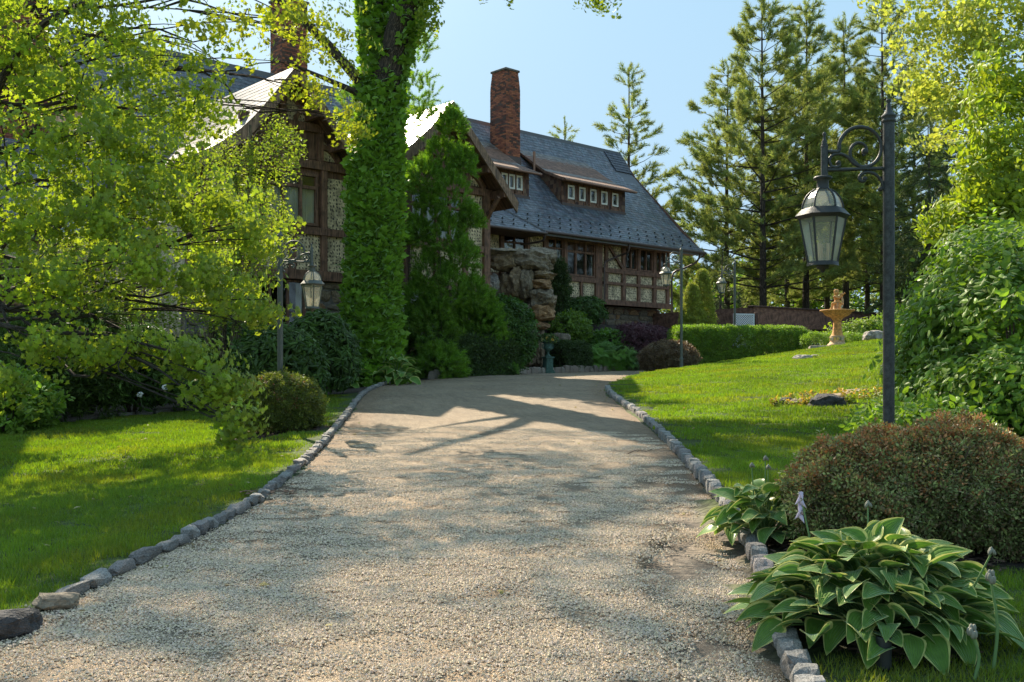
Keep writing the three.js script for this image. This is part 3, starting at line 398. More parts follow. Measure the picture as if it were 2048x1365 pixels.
// --- right wing: timber wall under the long slate roof
{
  const z = -5.5, zp = z - 0.05, wins = [[11.93, 12.78, 6.26, 7.3], [12.96, 13.9, 6.26, 7.3], [14.12, 14.87, 6.26, 7.3], [8.06, 9.91, 5.74, 7.27], [6.93, 7.88, 6.32, 7.27], [4.4, 5.69, 6.0, 7.32]];
  backing([[-0.2, 4.4], [15.1, 4.65], [15.1, 7.42], [-0.2, 7.42]], wins, z - 0.08);
  for (const [a, b] of [[11.93, 12.78], [12.96, 13.9], [14.12, 14.87]]) { windowAt(a, b, 6.26, 7.3, z - 0.02, 2, 0, { fw: 0.07 }); }
  windowAt(8.06, 9.91, 5.74, 7.27, z - 0.02, 3, 6.8, { grid: 1, curtain: 0.12, fw: 0.085 }); windowAt(6.93, 7.88, 6.32, 7.27, z - 0.02, 2, 6.85, { curtain: 0.5 }); windowAt(4.4, 5.69, 6.0, 7.32, z - 0.02, 2, 6.88, { curtain: 1 });
  for (const [a, b, c, d] of [[10.36, 10.53, 4.82, 5.5], [10.73, 11.69, 4.82, 5.5], [11.93, 12.78, 4.82, 5.5], [12.96, 13.9, 4.82, 5.5], [14.12, 14.9, 4.82, 5.5], [10.36, 10.53, 5.63, 6.03], [10.73, 11.69, 5.63, 6.03], [11.93, 12.78, 5.63, 6.03], [12.96, 13.9, 5.63, 6.03], [14.12, 14.9, 5.63, 6.03], [10.36, 10.53, 6.24, 7.35], [10.73, 11.69, 6.24, 7.38], [8.1, 8.93, 4.84, 5.5], [9.07, 9.88, 4.84, 5.5], [6.9, 7.9, 5.72, 6.16], [6.3, 7.9, 4.9, 5.52], [5.88, 6.67, 5.3, 7.4], [3.5, 4.2, 5.6, 7.4], [4.4, 5.69, 5.0, 5.85]]) panel(a, b, c, d, zp);
  // posts and rails
  for (const [a, b] of [[14.9, 15.12], [13.9, 14.12], [12.78, 12.96], [11.69, 11.93], [9.9, 10.34], [7.9, 8.06], [6.68, 6.9], [5.7, 5.87], [4.21, 4.4], [3.3, 3.5]]) beam(a, b, 4.82, 7.42, z, 0.05);
  for (const [a, b] of [[10.53, 10.73]]) beam(a, b, 4.82, 7.42, z, 0.045); beam(8.93, 9.07, 4.82, 5.5, z, 0.045);
  beam(10.34, 15.1, 5.5, 5.63, z, 0.065); beam(10.34, 15.1, 6.03, 6.24, z, 0.068); beam(6.9, 9.9, 5.5, 5.72, z, 0.067); beam(6.9, 7.9, 6.16, 6.32, z, 0.066); beam(3.3, 15.16, 4.58, 4.82, z, 0.14); beam(3.3, 15.1, 7.36, 7.5, z, 0.1); beam(3.5, 5.7, 5.85, 6.0, z, 0.066);
  part('timber_brace', bar(V(10.75, 7.25, z + 0.03), V(11.78, 6.2, z + 0.03), 0.13, 0.1), M.timber, house);
  // rubble footing and a slatted vent beneath the overhang
  stoneWall(11.2, 15.0, 2.6, 4.58, z - 0.45, 71); stoneWall(3.4, 9.0, 1.6, 4.58, z - 0.4, 72);
  { const v = part('vent', bx(9.0, 11.2, 2.6, 4.56, z - 0.75, z - 0.7), M.deck, house); for (let i = 0; i < 22; i++) { const m = part('slat', bx(-0.02, 0.02, 2.65, 4.5, -0.015, 0.015), M.timber, v); m.position.set(9.08 + i * 0.1, 0, z - 0.62); } }
  part('end_wall', boxUV(new THREE.ExtrudeGeometry(new THREE.Shape([[-15.1, 4.6], [-5.6, 4.6], [-5.6, 7.3], [-10.15, 12.3], [-15.1, 7.3]].map(p => new THREE.Vector2(...p))), { depth: 0.15, bevelEnabled: false }).rotateY(-Math.PI / 2).translate(15.1, 0, 0)), M.timber, house);
  part('floor_slab', bx(-11, 15.05, 4.3, 4.5, -15, -6.0), M.soffit, house);
}
// --- the long roof
const ROOF = [[4.72, 7.36], [6.05, 8.45], [9.28, 11.8], [10.14, 13.0]];         // depth behind the gable front, height
const X0 = -11.4, X1 = 16.88;
function roofAt(pr, x0, sgn = 1) { return (u, v) => { const [q, y, dq, dy] = profPoint(pr, v); return { p: V(x0 + u, y, -q), n: V(0, dq, dy * sgn).normalize() }; }; }
const inDormer = x => (x > 8.9 && x < 13.25) || (x > 4.6 && x < 6.95);
{
  const deckShape = [...ROOF, [15.6, 7.36], [15.5, 7.2], [10.14, 12.75], [9.3, 11.6], [6.1, 8.28], [4.76, 7.2]];
  const roof = part('main_roof', new THREE.ExtrudeGeometry(new THREE.Shape(deckShape.map(p => new THREE.Vector2(...p))), { depth: X1 - X0, bevelEnabled: false }).rotateY(Math.PI / 2).translate(X0, 0, 0), M.deck, house);
  part('slates', slateField(roofAt(ROOF, X0), X1 - X0, profLen(ROOF), { palette: SLATE, seed: 5, most: 300, parent: roof, own: (u, v) => X0 + u > 4.2, skip: (u, v) => { const x = X0 + u; return x > 15.6 && v > 5.6; } }), M.slate, roof, STUFF);
  part('verge_slates', slateField(roofAt(ROOF.slice(2).map(([a, b]) => [a - 0.03, b + 0.03]), 15.55), 1.36, profLen(ROOF.slice(2)), { palette: [[0.075, 0.075, 0.105], [0.065, 0.07, 0.10]], seed: 6, w: 0.16, thick: 0.02 }), M.slate, roof, STUFF);
  part('slates', slateField(roofAt([[10.14, 13.0], [15.6, 7.36]], X0), X1 - X0, 7.85, { palette: SLATE, seed: 7, w: 0.5, e: 0.4 }), M.slate, roof, STUFF);
  part('ridge_cap', bar(V(X0, 13.0, -10.14), V(X1, 13.0, -10.14), 0.2, 0.12), M.deck, roof);
  part('verge_board', merge([bar(V(X1 - 0.02, 7.2, -4.75), V(X1 - 0.02, 11.68, -9.25), 0.2, 0.06, V(1, 0, 0)), bar(V(X1 - 0.02, 11.65, -9.2), V(X1 - 0.02, 12.9, -10.14), 0.2, 0.06, V(1, 0, 0))]), M.timber, roof);
  part('soffit_board', bx(3.0, X1 - 0.02, 7.27, 7.31, -5.6, -4.8), M.timberLight, house);
  part('gutter', merge([tube([V(3.0, 7.33, -4.66), V(X1, 7.33, -4.66)], 0.065, 0.065, 8, 2)]), M.gutter, house);
  part('downpipe', tube([V(11.25, 7.28, -4.7), V(11.25, 6.95, -4.75), V(11.15, 6.8, -5.2), V(10.6, 6.55, -5.35), V(10.38, 6.45, -5.38), V(10.36, 6.2, -5.38), V(10.36, 4.7, -5.38)], 0.045), M.gutter, house);
  part('downpipe', tube([V(16.5, 7.28, -4.7), V(16.45, 6.95, -4.8), V(16.0, 6.6, -5.2), V(15.3, 6.35, -5.35), V(15.22, 6.1, -5.4), V(15.22, 4.0, -5.4)], 0.05), M.gutter, house);
  part('downpipe', tube([V(5.7, 7.15, -4.4), V(5.7, 6.95, -4.5), V(5.5, 6.85, -5.0), V(5.2, 6.8, -5.35)], 0.045), M.gutter, house);
  // snow guards
  const g = []; const at = roofAt(ROOF, 0); for (let row = 0; row < 3; row++) for (let x = 4.6 + (row % 2) * 0.32; x < 16.5; x += 0.64) { const q = at(x, 0.35 + row * 0.42); g.push(bx(-0.022, 0.022, 0, 0.065, -0.02, 0.035).applyMatrix4(new THREE.Matrix4().makeTranslation(q.p.x, q.p.y + 0.02, q.p.z))); } part('snow_guards', merge(g), M.ironDark, roof, STUFF);
}
// --- dormers
function dormer(x0, x1, name, wins, chSide) {
  const zf = -6.62, top = 10.1, d = new THREE.Group(); d.name = name; house.add(d);
  const pr = [[6.12, 10.1], [7.4, 10.62], [9.35, 11.92]], w = x1 - x0 + 0.55, rx = x0 - 0.3;
  part('dormer_roof', new THREE.ExtrudeGeometry(new THREE.Shape([...pr, [9.3, 11.78], [7.4, 10.5], [6.2, 10.0]].map(p => new THREE.Vector2(...p))), { depth: w, bevelEnabled: false }).rotateY(Math.PI / 2).translate(rx, 0, 0), M.timber, d);
  part('slates', slateField(roofAt(smooth(pr), rx), w, profLen(pr), { palette: SLATE_SUNLIT, seed: 11 + x0, w: 0.2, e: 0.17 }), M.slate, d, STUFF);
  part('gutter', tube([V(rx, 10.04, -6.1), V(rx + w, 10.04, -6.1)], 0.05, 0.05, 6, 2), M.copperPipe, d);
  const sh = new THREE.Shape([[x0, 9.0], [x1, 9.0], [x1, top], [x0, top]].map(p => new THREE.Vector2(...p))); for (const [a, b] of wins) sh.holes.push(new THREE.Path([[a, 9.36], [b, 9.36], [b, 9.92], [a, 9.92]].map(p => new THREE.Vector2(...p))));
  part('face', boxUV(new THREE.ExtrudeGeometry(sh, { depth: 0.1, bevelEnabled: false }).translate(0, 0, zf - 0.1)), M.timber, d);
  part('shingles', slateField((u, v) => ({ p: V(x0 + u, 9.05 + v, zf), n: V(0, 0, 1) }), x1 - x0, 1.0, { palette: CEDAR, seed: 14 + x0, w: 0.15, e: 0.2, skip: (u, v) => wins.some(([a, b]) => x0 + u > a - 0.13 && x0 + u < b + 0.13 && v < 0.98) }), M.shingle, d, STUFF);
  for (const xx of [x0, x1]) { const cheek = [[6.62, 9.05], [6.62, 10.1], [9.3, 11.8]]; part('cheek', boxUV(new THREE.ExtrudeGeometry(new THREE.Shape(cheek.map(([a, b]) => new THREE.Vector2(-a, b))), { depth: 0.08, bevelEnabled: false }).rotateY(-Math.PI / 2).translate(xx === x0 ? xx + 0.08 : xx, 0, 0)), M.timber, d); }
  part('shingles', slateField((u, v) => ({ p: V(x0 - 0.002, 9.05 + v, zf - u), n: V(-1, 0, 0) }), 2.7, 2.6, { palette: CEDAR, seed: 19, w: 0.15, e: 0.19, skip: (u, v) => 9.05 + v + 0.1 > 10.12 + u * 0.62 || 9.05 + v < 9.0 + u * 1.0 }), M.shingle, d, STUFF);
  for (const [a, b] of wins) {
    const win = d, m = 0.045;
    part('window_frame', merge([bx(a - 0.02, b + 0.02, 9.33, 9.36 + m, zf - 0.06, zf + 0.04), bx(a - 0.02, b + 0.02, 9.92 - m, 9.95, zf - 0.06, zf + 0.04), bx(a - 0.02, a + m, 9.36 + m, 9.92 - m, zf - 0.06, zf + 0.038), bx(b - m, b + 0.02, 9.36 + m, 9.92 - m, zf - 0.06, zf + 0.038)]), M.white, win);
    part('pane', bx(a + m, b - m, 9.36 + m, 9.92 - m, zf - 0.03, zf - 0.026), M.glass, win);
    for (const c of [a - 0.1, b + 0.03]) part('casing', rbx(c, c + 0.07, 9.2, 10.02, zf, zf + 0.05), M.timber, win);
    part('dark_backing', bx(a, b, 9.36, 9.92, zf - 0.3, zf - 0.29), M.room, win);  // dark sheet behind the pane stands in for the unlit room
  }
  part('apron', bx(x0, x1, 8.98, 9.12, zf, zf + 0.05), M.gutter, d);
  return d;
}
dormer(8.9, 13.2, 'dormer', [[9.3, 9.68], [10.04, 10.4], [10.77, 11.14], [11.52, 11.9], [12.28, 12.66]]);
dormer(4.6, 6.9, 'dormer', [[5.3, 5.6], [5.72, 6.02], [6.16, 6.46]]);
part('vent_pipe', tube([V(8.55, 10.6, -8.0), V(8.55, 11.55, -8.0)], 0.06, 0.06, 8, 1), M.copperPipe, house);
// --- brick chimneys, laid brick by brick
function chimney(cx, cz, wx, wz, y0, y1, taper, seed, name = 'chimney') {
  const r = rng(seed), c = part(name, bx(cx - wx / 2 + 0.02, cx + wx / 2 - 0.02, y0, y1 - 0.05, cz - wz / 2 + 0.02, cz + wz / 2 - 0.02), M.mortar, house), T = new Tri();
  if (taper) { const p = c.geometry.getAttribute('position'); for (let i = 0; i < p.count; i++) if (p.getY(i) > y1 - 0.2) { p.setX(i, lerp(cx, p.getX(i), taper)); p.setZ(i, lerp(cz, p.getZ(i), taper)); } }
  const course = 0.075, cols = [[0.30, 0.10, 0.055], [0.25, 0.085, 0.05], [0.36, 0.125, 0.06], [0.21, 0.085, 0.06], [0.17, 0.10, 0.075]];
  let row = 0; for (let y = y0; y < y1 - 0.08; y += course, row++) {
    const top = taper ? sstep(y1 - 1.05, y1 + 0.3, y) : 0, k = lerp(1, taper || 1, top * 1.2), ax = wx / 2 * k, az = wz / 2 * k, soot = clamp(0.5 + 1.4 * fbm(0, y * 0.6, seed, 2), 0, 1);
    for (let f = 0; f < 4; f++) {
      const half = f % 2 ? az : ax, L = half * 2; let u = -half + (row % 2 ? 0 : -0.1);
      while (u < half - 0.01) { const l = 0.215, a = Math.max(-half, u), b = Math.min(half, u + l - 0.012); u += l; if (b - a < 0.02) continue; const stained = r() < 0.3 + 0.5 * fbm(u * 1.2 + f * 3, y * 0.8, seed, 3) * 2; const q = cols[stained ? 3 + Math.floor(r() * 2) : Math.floor(r() * 3)], e = (0.75 + 0.5 * r()) * (stained ? 0.6 : 1), col = [q[0] * e, q[1] * e, q[2] * e], o = 0.004 + 0.01 * r();
        const pt = (uu, yy, out) => f === 0 ? [cx + uu, yy, cz + az + out] : f === 1 ? [cx + ax + out, yy, cz - uu] : f === 2 ? [cx - uu, yy, cz - az - out] : [cx - ax - out, yy, cz + uu];
        const A = pt(a, y + 0.006, o), B = pt(b, y + 0.006, o), Cc = pt(b, y + course - 0.006, o), Dd = pt(a, y + course - 0.006, o), A0 = pt(a, y + 0.006, -0.02), B0 = pt(b, y + 0.006, -0.02), C0 = pt(b, y + course - 0.006, -0.02), D0 = pt(a, y + course - 0.006, -0.02);
        T.quad(A, B, Cc, Dd, col); T.quad(A0, B0, B, A, col); T.quad(Dd, Cc, C0, D0, col); T.quad(A0, A, Dd, D0, col); T.quad(B, B0, C0, Cc, col); }
    }
  }
  part('bricks', T.geo(), M.brick, c, STUFF);
  const k = taper || 1; part('cap', boxUV(new RoundedBoxGeometry(wx * k + 0.14, 0.1, wz * k + 0.14, 2, 0.03).translate(cx, y1, cz)), M.mortar, c);
  part('flashing', bx(cx - wx / 2 - 0.05, cx + wx / 2 + 0.05, y0, y0 + 0.35, cz - wz / 2 - 0.05, cz + wz / 2 + 0.04), M.gutter, c);
}
chimney(7.6, -8.92, 0.86, 1.06, 10.9, 15.15, 0.86, 1);
chimney(-2.75, -10.1, 1.1, 0.9, 11.5, 16.0, 0, 2);
chimney(-13.2, -8.6, 1.7, 1.3, 6.5, 16.5, 0.9, 3);
// --- the low hipped roof in the corner
{
  const A = V(-0.4, 7.18, -4.05), B = V(5.3, 7.18, -4.05), Ct = V(5.3, 7.18, -5.3), D = V(4.1, 8.25, -5.6), E0 = V(-0.4, 8.25, -5.6), T = new Tri(), a = v => [v.x, v.y, v.z]; T.quad(a(A), a(B), a(D), a(E0)); T.tri(a(B), a(Ct), a(D)); const lo = v => [v.x, v.y - 0.12, v.z]; T.quad(lo(A), lo(B), a(B), a(A)); T.quad(lo(B), lo(Ct), a(Ct), a(B)); T.quad(lo(A), lo(B), lo(Ct), [A.x, 7.06, -5.3]); const g = T.geo(); g.computeVertexNormals(); const hip = part('hip_roof', g, M.timber, house);
  const pr = [[4.0, 7.17], [5.62, 8.3]]; part('slates', slateField(roofAt(pr, -0.4), 5.75, profLen(pr), { palette: SLATE, seed: 31, most: 150, parent: hip, own: u => u > 1.5, skip: (u, v) => u > 5.75 - v * 0.68 }), M.slate, hip, STUFF);
  part('hip_cap', bar(V(5.32, 7.22, -4.02), V(4.1, 8.32, -5.6), 0.09, 0.05, V(0, 1, 0)), M.deck, hip); part('gutter', tube([V(-0.4, 7.12, -3.96), V(5.36, 7.12, -3.96)], 0.055, 0.055, 8, 2), M.gutter, hip);
  const gs = []; const at = roofAt(pr, 0); for (let row = 0; row < 2; row++) for (let x = 0.2 + row * 0.3; x < 4.6; x += 0.6) { const q = at(x, 0.3 + row * 0.4); gs.push(bx(-0.022, 0.022, 0, 0.065, -0.02, 0.035).translate(q.p.x, q.p.y + 0.02, q.p.z)); } part('snow_guards', merge(gs), M.iron, hip, STUFF);
}
// --- the two front gables
const GP = { one: { ax: -8.36, left: smooth([[0, 10.06], [1.3, 8.42], [2.3, 7.55], [3.3, 6.98]]), right: [[0, 10.06], [2.85, 7.12]] }, two: { ax: -2.76, left: smooth([[0, 10.12], [1.1, 8.95], [2.2, 8.05], [2.75, 7.7]]), right: [[0, 10.12], [2.8, 7.24]] } };
for (const [key, g] of Object.entries(GP)) {
  const roof = new THREE.Group(); roof.name = 'gable_roof'; house.add(roof); const back = 9.0;
  for (const sd of [-1, 1]) {
    const pr = sd < 0 ? g.left : g.right, up = pr.slice().reverse();                      // from eave to ridge
    const T = new Tri(), th = 0.16, a = (q, z, o) => [g.ax + sd * q[0], q[1] - o, z];
    for (let i = 1; i < pr.length; i++) { const p = pr[i - 1], q = pr[i]; T.quad(a(p, 0, 0), a(p, -back, 0), a(q, -back, 0), a(q, 0, 0)); T.quad(a(p, 0, th), a(p, -back, th), a(q, -back, th), a(q, 0, th)); T.quad(a(p, 0, 0), a(q, 0, 0), a(q, 0, th), a(p, 0, th)); }
    const last = pr[pr.length - 1]; T.quad(a(last, 0, 0), a(last, -back, 0), a(last, -back, th), a(last, 0, th)); const dg = T.geo(); dg.computeVertexNormals(); part('deck', boxUV(dg), M.soffit, roof);
    part('slates', slateField((u, v) => { const [q, y, dq, dy] = profPoint(up, v); return { p: V(g.ax + sd * q, y, 0.06 - u), n: V(sd * Math.abs(dy), Math.abs(dq), 0).normalize() }; }, back - 0.5, profLen(up), { palette: SLATE_SUNLIT, seed: 41 + sd, most: sd < 0 ? 150 : 0, parent: roof, own: u => u < 2.2, w: 0.25, e: 0.2, thick: 0.008 }), M.slate, roof, STUFF);
    // barge boards follow the slope, rafters and purlins show beneath
    for (let i = 1; i < pr.length; i++) { const p = pr[i - 1], q = pr[i]; const dx = q[0] - p[0], dy = q[1] - p[1], l = Math.hypot(dx, dy), nx = -dy / l, ny = dx / l; void ny; void nx; }
    const sh = new THREE.Shape(), bw = 0.3; pr.forEach((q, i) => i ? sh.lineTo(sd * q[0], q[1] + 0.005) : sh.moveTo(sd * q[0], q[1] + 0.005)); pr.slice().reverse().forEach(q => sh.lineTo(sd * Math.max(0, q[0] - 0.06), q[1] - bw - 0.04)); part('barge_board', boxUV(new THREE.ExtrudeGeometry(sh, { depth: 0.07, bevelEnabled: false }).translate(g.ax, 0, 0.005)), M.timberLight, roof);
    for (const f of [0.28, 0.55, 0.8]) { const [q, y] = profPoint(pr, f * profLen(pr)); part('purlin', rbx(g.ax + sd * q - 0.08, g.ax + sd * q + 0.08, y - 0.46, y - 0.2, -0.9, 0.03), M.timber, roof); }
  }
  part('ridge_cap', bar(V(g.ax, (key === 'one' ? 10.06 : 10.12) + 0.03, 0.07), V(g.ax, (key === 'one' ? 10.06 : 10.12) + 0.03, -back), 0.2, 0.07), M.deck, roof);
}
{
  const z = -0.7, zp = z - 0.04, top = []; const gy = x => { let best = 6.5; for (const g of Object.values(GP)) { const dx = x - g.ax, pr = dx < 0 ? g.left : g.right, q = Math.abs(dx); if (q <= pr[pr.length - 1][0]) { let y = pr[0][1]; for (let i = 1; i < pr.length; i++) if (q <= pr[i][0]) { const [a, b] = pr[i - 1], [c, e] = pr[i]; y = b + (e - b) * (q - a) / (c - a); break; } best = Math.max(best, y); } } return best; };
  for (let x = -0.67; x >= -11.2; x -= 0.12) top.push([x, gy(x) - 0.17]);
  const W1 = [-9.45, -7.22, 5.8, 7.3], W2 = [-3.9, -1.75, 5.8, 7.3], G1 = [-4.6, -3.2, 2.3, 3.9], G2 = [-9.3, -7.6, 2.3, 3.8];
  backing([[-11.2, 4.25], [-0.67, 4.25], ...top], [W1, W2], z - 0.07, 0.14);
  windowAt(...W1, z - 0.01, 4, 6.9, { curtain: 1, fw: 0.08 }); windowAt(...W2, z - 0.01, 4, 6.9, { curtain: 1, fw: 0.08 });
  for (const [a, b, c, d] of [[-6.92, -5.85, 5.74, 7.25], [-6.92, -5.85, 4.5, 5.54], [-7.95, -7.12, 4.5, 5.54], [-9.1, -8.15, 4.5, 5.54], [-10.2, -9.3, 4.5, 5.54], [-10.6, -9.7, 5.74, 7.0], [-1.55, -0.88, 5.77, 7.46], [-1.55, -0.88, 4.5, 5.58], [-2.75, -1.75, 4.5, 5.58], [-3.9, -2.95, 4.5, 5.58], [-5.25, -4.1, 4.5, 5.58], [-5.25, -4.15, 5.77, 7.3]]) panel(a, b, c, d, zp);
  for (const ax of [-8.36, -2.76]) {       // the gable heads: arched braces round small panels
    const yb = 7.66;
    shapePanel([[ax + 0.12, 8.72], [ax + 0.95, 8.72], [ax + 0.5, 9.15], [ax + 0.12, 9.5]], zp); shapePanel([[ax - 0.12, 8.72], [ax - 0.95, 8.72], [ax - 0.5, 9.15], [ax - 0.12, 9.5]], zp);
    shapePanel([[ax + 1.3, 7.75], [ax + 2.0, 7.75], [ax + 1.3, 8.35]], zp); shapePanel([[ax - 1.3, 7.75], [ax - 2.0, 7.75], [ax - 1.3, 8.35]], zp);
    part('carved_panel', boxUV(bx(ax + 0.1, ax + 1.15, yb + 0.08, 8.5, zp - 0.03, zp)), M.soffit, house); part('carved_panel', boxUV(bx(ax - 1.15, ax - 0.1, yb + 0.08, 8.5, zp - 0.03, zp)), M.soffit, house);
    for (const s of [-1, 1]) { const arc = (cx, cy, R, a0, a1, w) => { const sh = new THREE.Shape(); for (let i = 0; i <= 10; i++) { const a = lerp(a0, a1, i / 10); sh[i ? 'lineTo' : 'moveTo'](cx + s * Math.cos(a) * (R + w), cy + Math.sin(a) * (R + w)); } for (let i = 10; i >= 0; i--) { const a = lerp(a0, a1, i / 10); sh.lineTo(cx + s * Math.cos(a) * R, cy + Math.sin(a) * R); } return new THREE.ExtrudeGeometry(sh, { depth: 0.11, bevelEnabled: false }).translate(0, 0, z - 0.05); }; part('arched_brace', boxUV(arc(ax + s * 0.72, 8.74, 0.27, Math.PI * 0.5, Math.PI * 1.0, 0.1)), M.timber, house); part('arched_brace', boxUV(arc(ax + s * 1.2, 7.45, 0.62, 0.05, Math.PI * 0.5, 0.14)), M.timber, house); }
    beam(ax - 0.1, ax + 0.1, 8.72, 9.75, z, 0.05); beam(ax - 0.1, ax + 0.1, 7.66, 8.5, z, 0.05); beam(ax - 1.35, ax + 1.35, 8.5, 8.74, z, 0.07); beam(ax - 2.5, ax + 2.5, 7.44, 7.68, z, 0.075); for (const s of [-1, 1]) beam(ax + s * 1.22 - 0.09, ax + s * 1.22 + 0.09, 7.68, 8.5, z, 0.05);
  }
  beam(-11.2, -0.65, 5.54, 5.76, z, 0.075); beam(-11.2, -0.6, 4.22, 4.5, z, 0.13); for (const [a, b] of [[-7.12, -6.92], [-9.7, -9.47], [-10.8, -10.6], [-5.85, -5.6], [-1.75, -1.55], [-4.12, -3.92]]) beam(a, b, 4.5, 7.44, z, 0.05); beam(-0.88, -0.62, 2.0, 7.44, z, 0.09); beam(-2.95, -2.75, 4.5, 5.54, z, 0.05); beam(-8.15, -7.95, 4.5, 5.54, z, 0.05); beam(-9.3, -9.1, 4.5, 5.54, z, 0.05);
  for (const s of [-0.75, -5.72]) part('bracket', bar(V(s, 6.7, z + 0.05), V(s, 7.35, z + 0.65), 0.12, 0.12, V(1, 0, 0)), M.timber, house);
  // ground storey of fieldstone
  stoneWall(-11.2, -9.3, 0.4, 4.22, z, 81); stoneWall(-7.6, -4.6, 0.4, 4.22, z, 82); stoneWall(-3.2, -0.9, 0.4, 4.22, z, 83); stoneWall(-9.3, -7.6, 0.4, 2.3, z, 84); stoneWall(-4.6, -3.2, 0.4, 2.3, z, 85);
  windowAt(-9.3, -7.6, 2.3, 4.2, z - 0.05, 3, 0, { curtain: 0.3 }); windowAt(-4.6, -3.2, 2.3, 4.2, z - 0.05, 2, 0, { curtain: 0.2 });
  part('side_wall', boxUV(bx(-0.85, -0.7, 1.2, 7.4, -6, -0.8)), M.timber, house); part('side_wall', boxUV(bx(-11.2, -11.05, 0.4, 6.9, -8, -0.8)), M.plaster, house);
}
// --- the older, lower stone range farther along
{
  stoneWall(-18.5, -11.4, 0.2, 3.6, -3.2, 91); part('wall', boxUV(bx(-18.6, -11.3, 3.6, 5.4, -3.6, -3.3)), M.plaster, house); part('wall', boxUV(bx(-18.7, -18.5, 0.2, 5.4, -11, -3.2)), M.fieldstoneGrey, house);
  for (let i = 0; i < 7; i++) beam(-18.5 + i * 1.15, -18.35 + i * 1.15, 3.6, 5.4, -3.3, 0.05); beam(-18.6, -11.3, 3.5, 3.75, -3.28, 0.09); beam(-18.6, -11.3, 5.2, 5.4, -3.28, 0.07);
  const pr = [[2.7, 5.2], [7.0, 8.4]], back = [[7.0, 8.4], [11.3, 5.2]]; const roof = part('low_roof', new THREE.ExtrudeGeometry(new THREE.Shape([[2.7, 5.2], [7, 8.4], [11.3, 5.2], [11.1, 5.0], [7, 8.15], [2.9, 5.0]].map(p => new THREE.Vector2(...p))), { depth: 7.6, bevelEnabled: false }).rotateY(Math.PI / 2).translate(-19, 0, 0), M.deck, house);
  for (const [k, q] of [[61, pr], [62, back]]) part('slates', slateField(roofAt(q, -19), 7.6, profLen(q), { palette: SLATE, seed: k, w: 0.3, e: 0.25 }), M.slate, roof, STUFF);
  part('wall', bx(-11.2, 15, 0.5, 7.3, -15.2, -15), M.timber, house); part('end_wall', boxUV(new THREE.ExtrudeGeometry(new THREE.Shape([[-15.1, 2], [-5.6, 2], [-5.6, 7.3], [-10.15, 12.3], [-15.1, 7.3]].map(p => new THREE.Vector2(...p))), { depth: 0.15, bevelEnabled: false }).rotateY(-Math.PI / 2).translate(-11.05, 0, 0)), M.plaster, house);
}
// ---------------------------------------------------------------- planting
function blobItems(seed, blobs, { gap = 0.05, freq = 0.9, size = 1, axis, tint = 0.15, shell = 0.6 }) {
  const r = rng(seed), items = []; for (const [c, rx, ry, rz, n, col] of blobs) for (let i = 0; i < n; i++) { const q = dirR(r), k = Math.pow(r(), shell), p = V(q.x * rx * k, q.y * ry * k, q.z * rz * k); const w = p.clone().add(c); if (noise(w.x * freq, w.y * freq * 1.3, w.z * freq) < -0.5 + gap * 3 * (0.4 + k)) continue; const e = 1 + tint * (r() - 0.5) * 2, y = axis ? axis(p, q, r, w) : q.clone().multiplyScalar(0.7).add(V(0, 0.4, 0)).addScaledVector(dirR(r), 0.6).normalize(), t = col || [1, 1, 1]; items.push({ p: w, y, s: size * (0.75 + 0.5 * r()), a: r() * 6.28, c: [e * t[0] * (1 + 0.12 * (r() - 0.5)), e * t[1], e * t[2]] }); }
  return items;
}
const local = (items, o) => { for (const it of items) it.p.sub(o.position); return items; };
function limbs(root, blobs, r0, seed, sides = 5) { const r = rng(seed), out = []; for (const [c, rx] of blobs) { const a = root(c), mid = a.clone().lerp(c, 0.5).add(V((r() - 0.5) * 0.6, 0.25 * a.distanceTo(c) * 0.4 * (r() + 0.2), (r() - 0.5) * 0.6)); const D = a.distanceTo(c), wob = u => a.clone().lerp(mid, Math.min(1, u * 2)).lerp(c, Math.max(0, u * 2 - 1)).add(V((r() - 0.5) * 0.09 * D, (r() - 0.5) * 0.09 * D, (r() - 0.5) * 0.09 * D)); out.push(tube([a, wob(0.2), wob(0.38), wob(0.55), wob(0.72), wob(0.88), c], r0 * (0.7 + 0.6 * r()), 0.006, sides, 16)); for (let i = 0; i < 5; i++) { const t = 0.5 + 0.5 * r(), s = a.clone().lerp(c, t).lerp(mid, (1 - t) * 0.8), e = c.clone().add(dirR(r).multiply(V(rx, rx * 0.6, rx)).multiplyScalar(0.85)); out.push(tube([s, s.clone().lerp(e, 0.5).add(V(0, 0.12 * rx, 0)), e], 0.014, 0.004, 4, 4)); } } return out; }

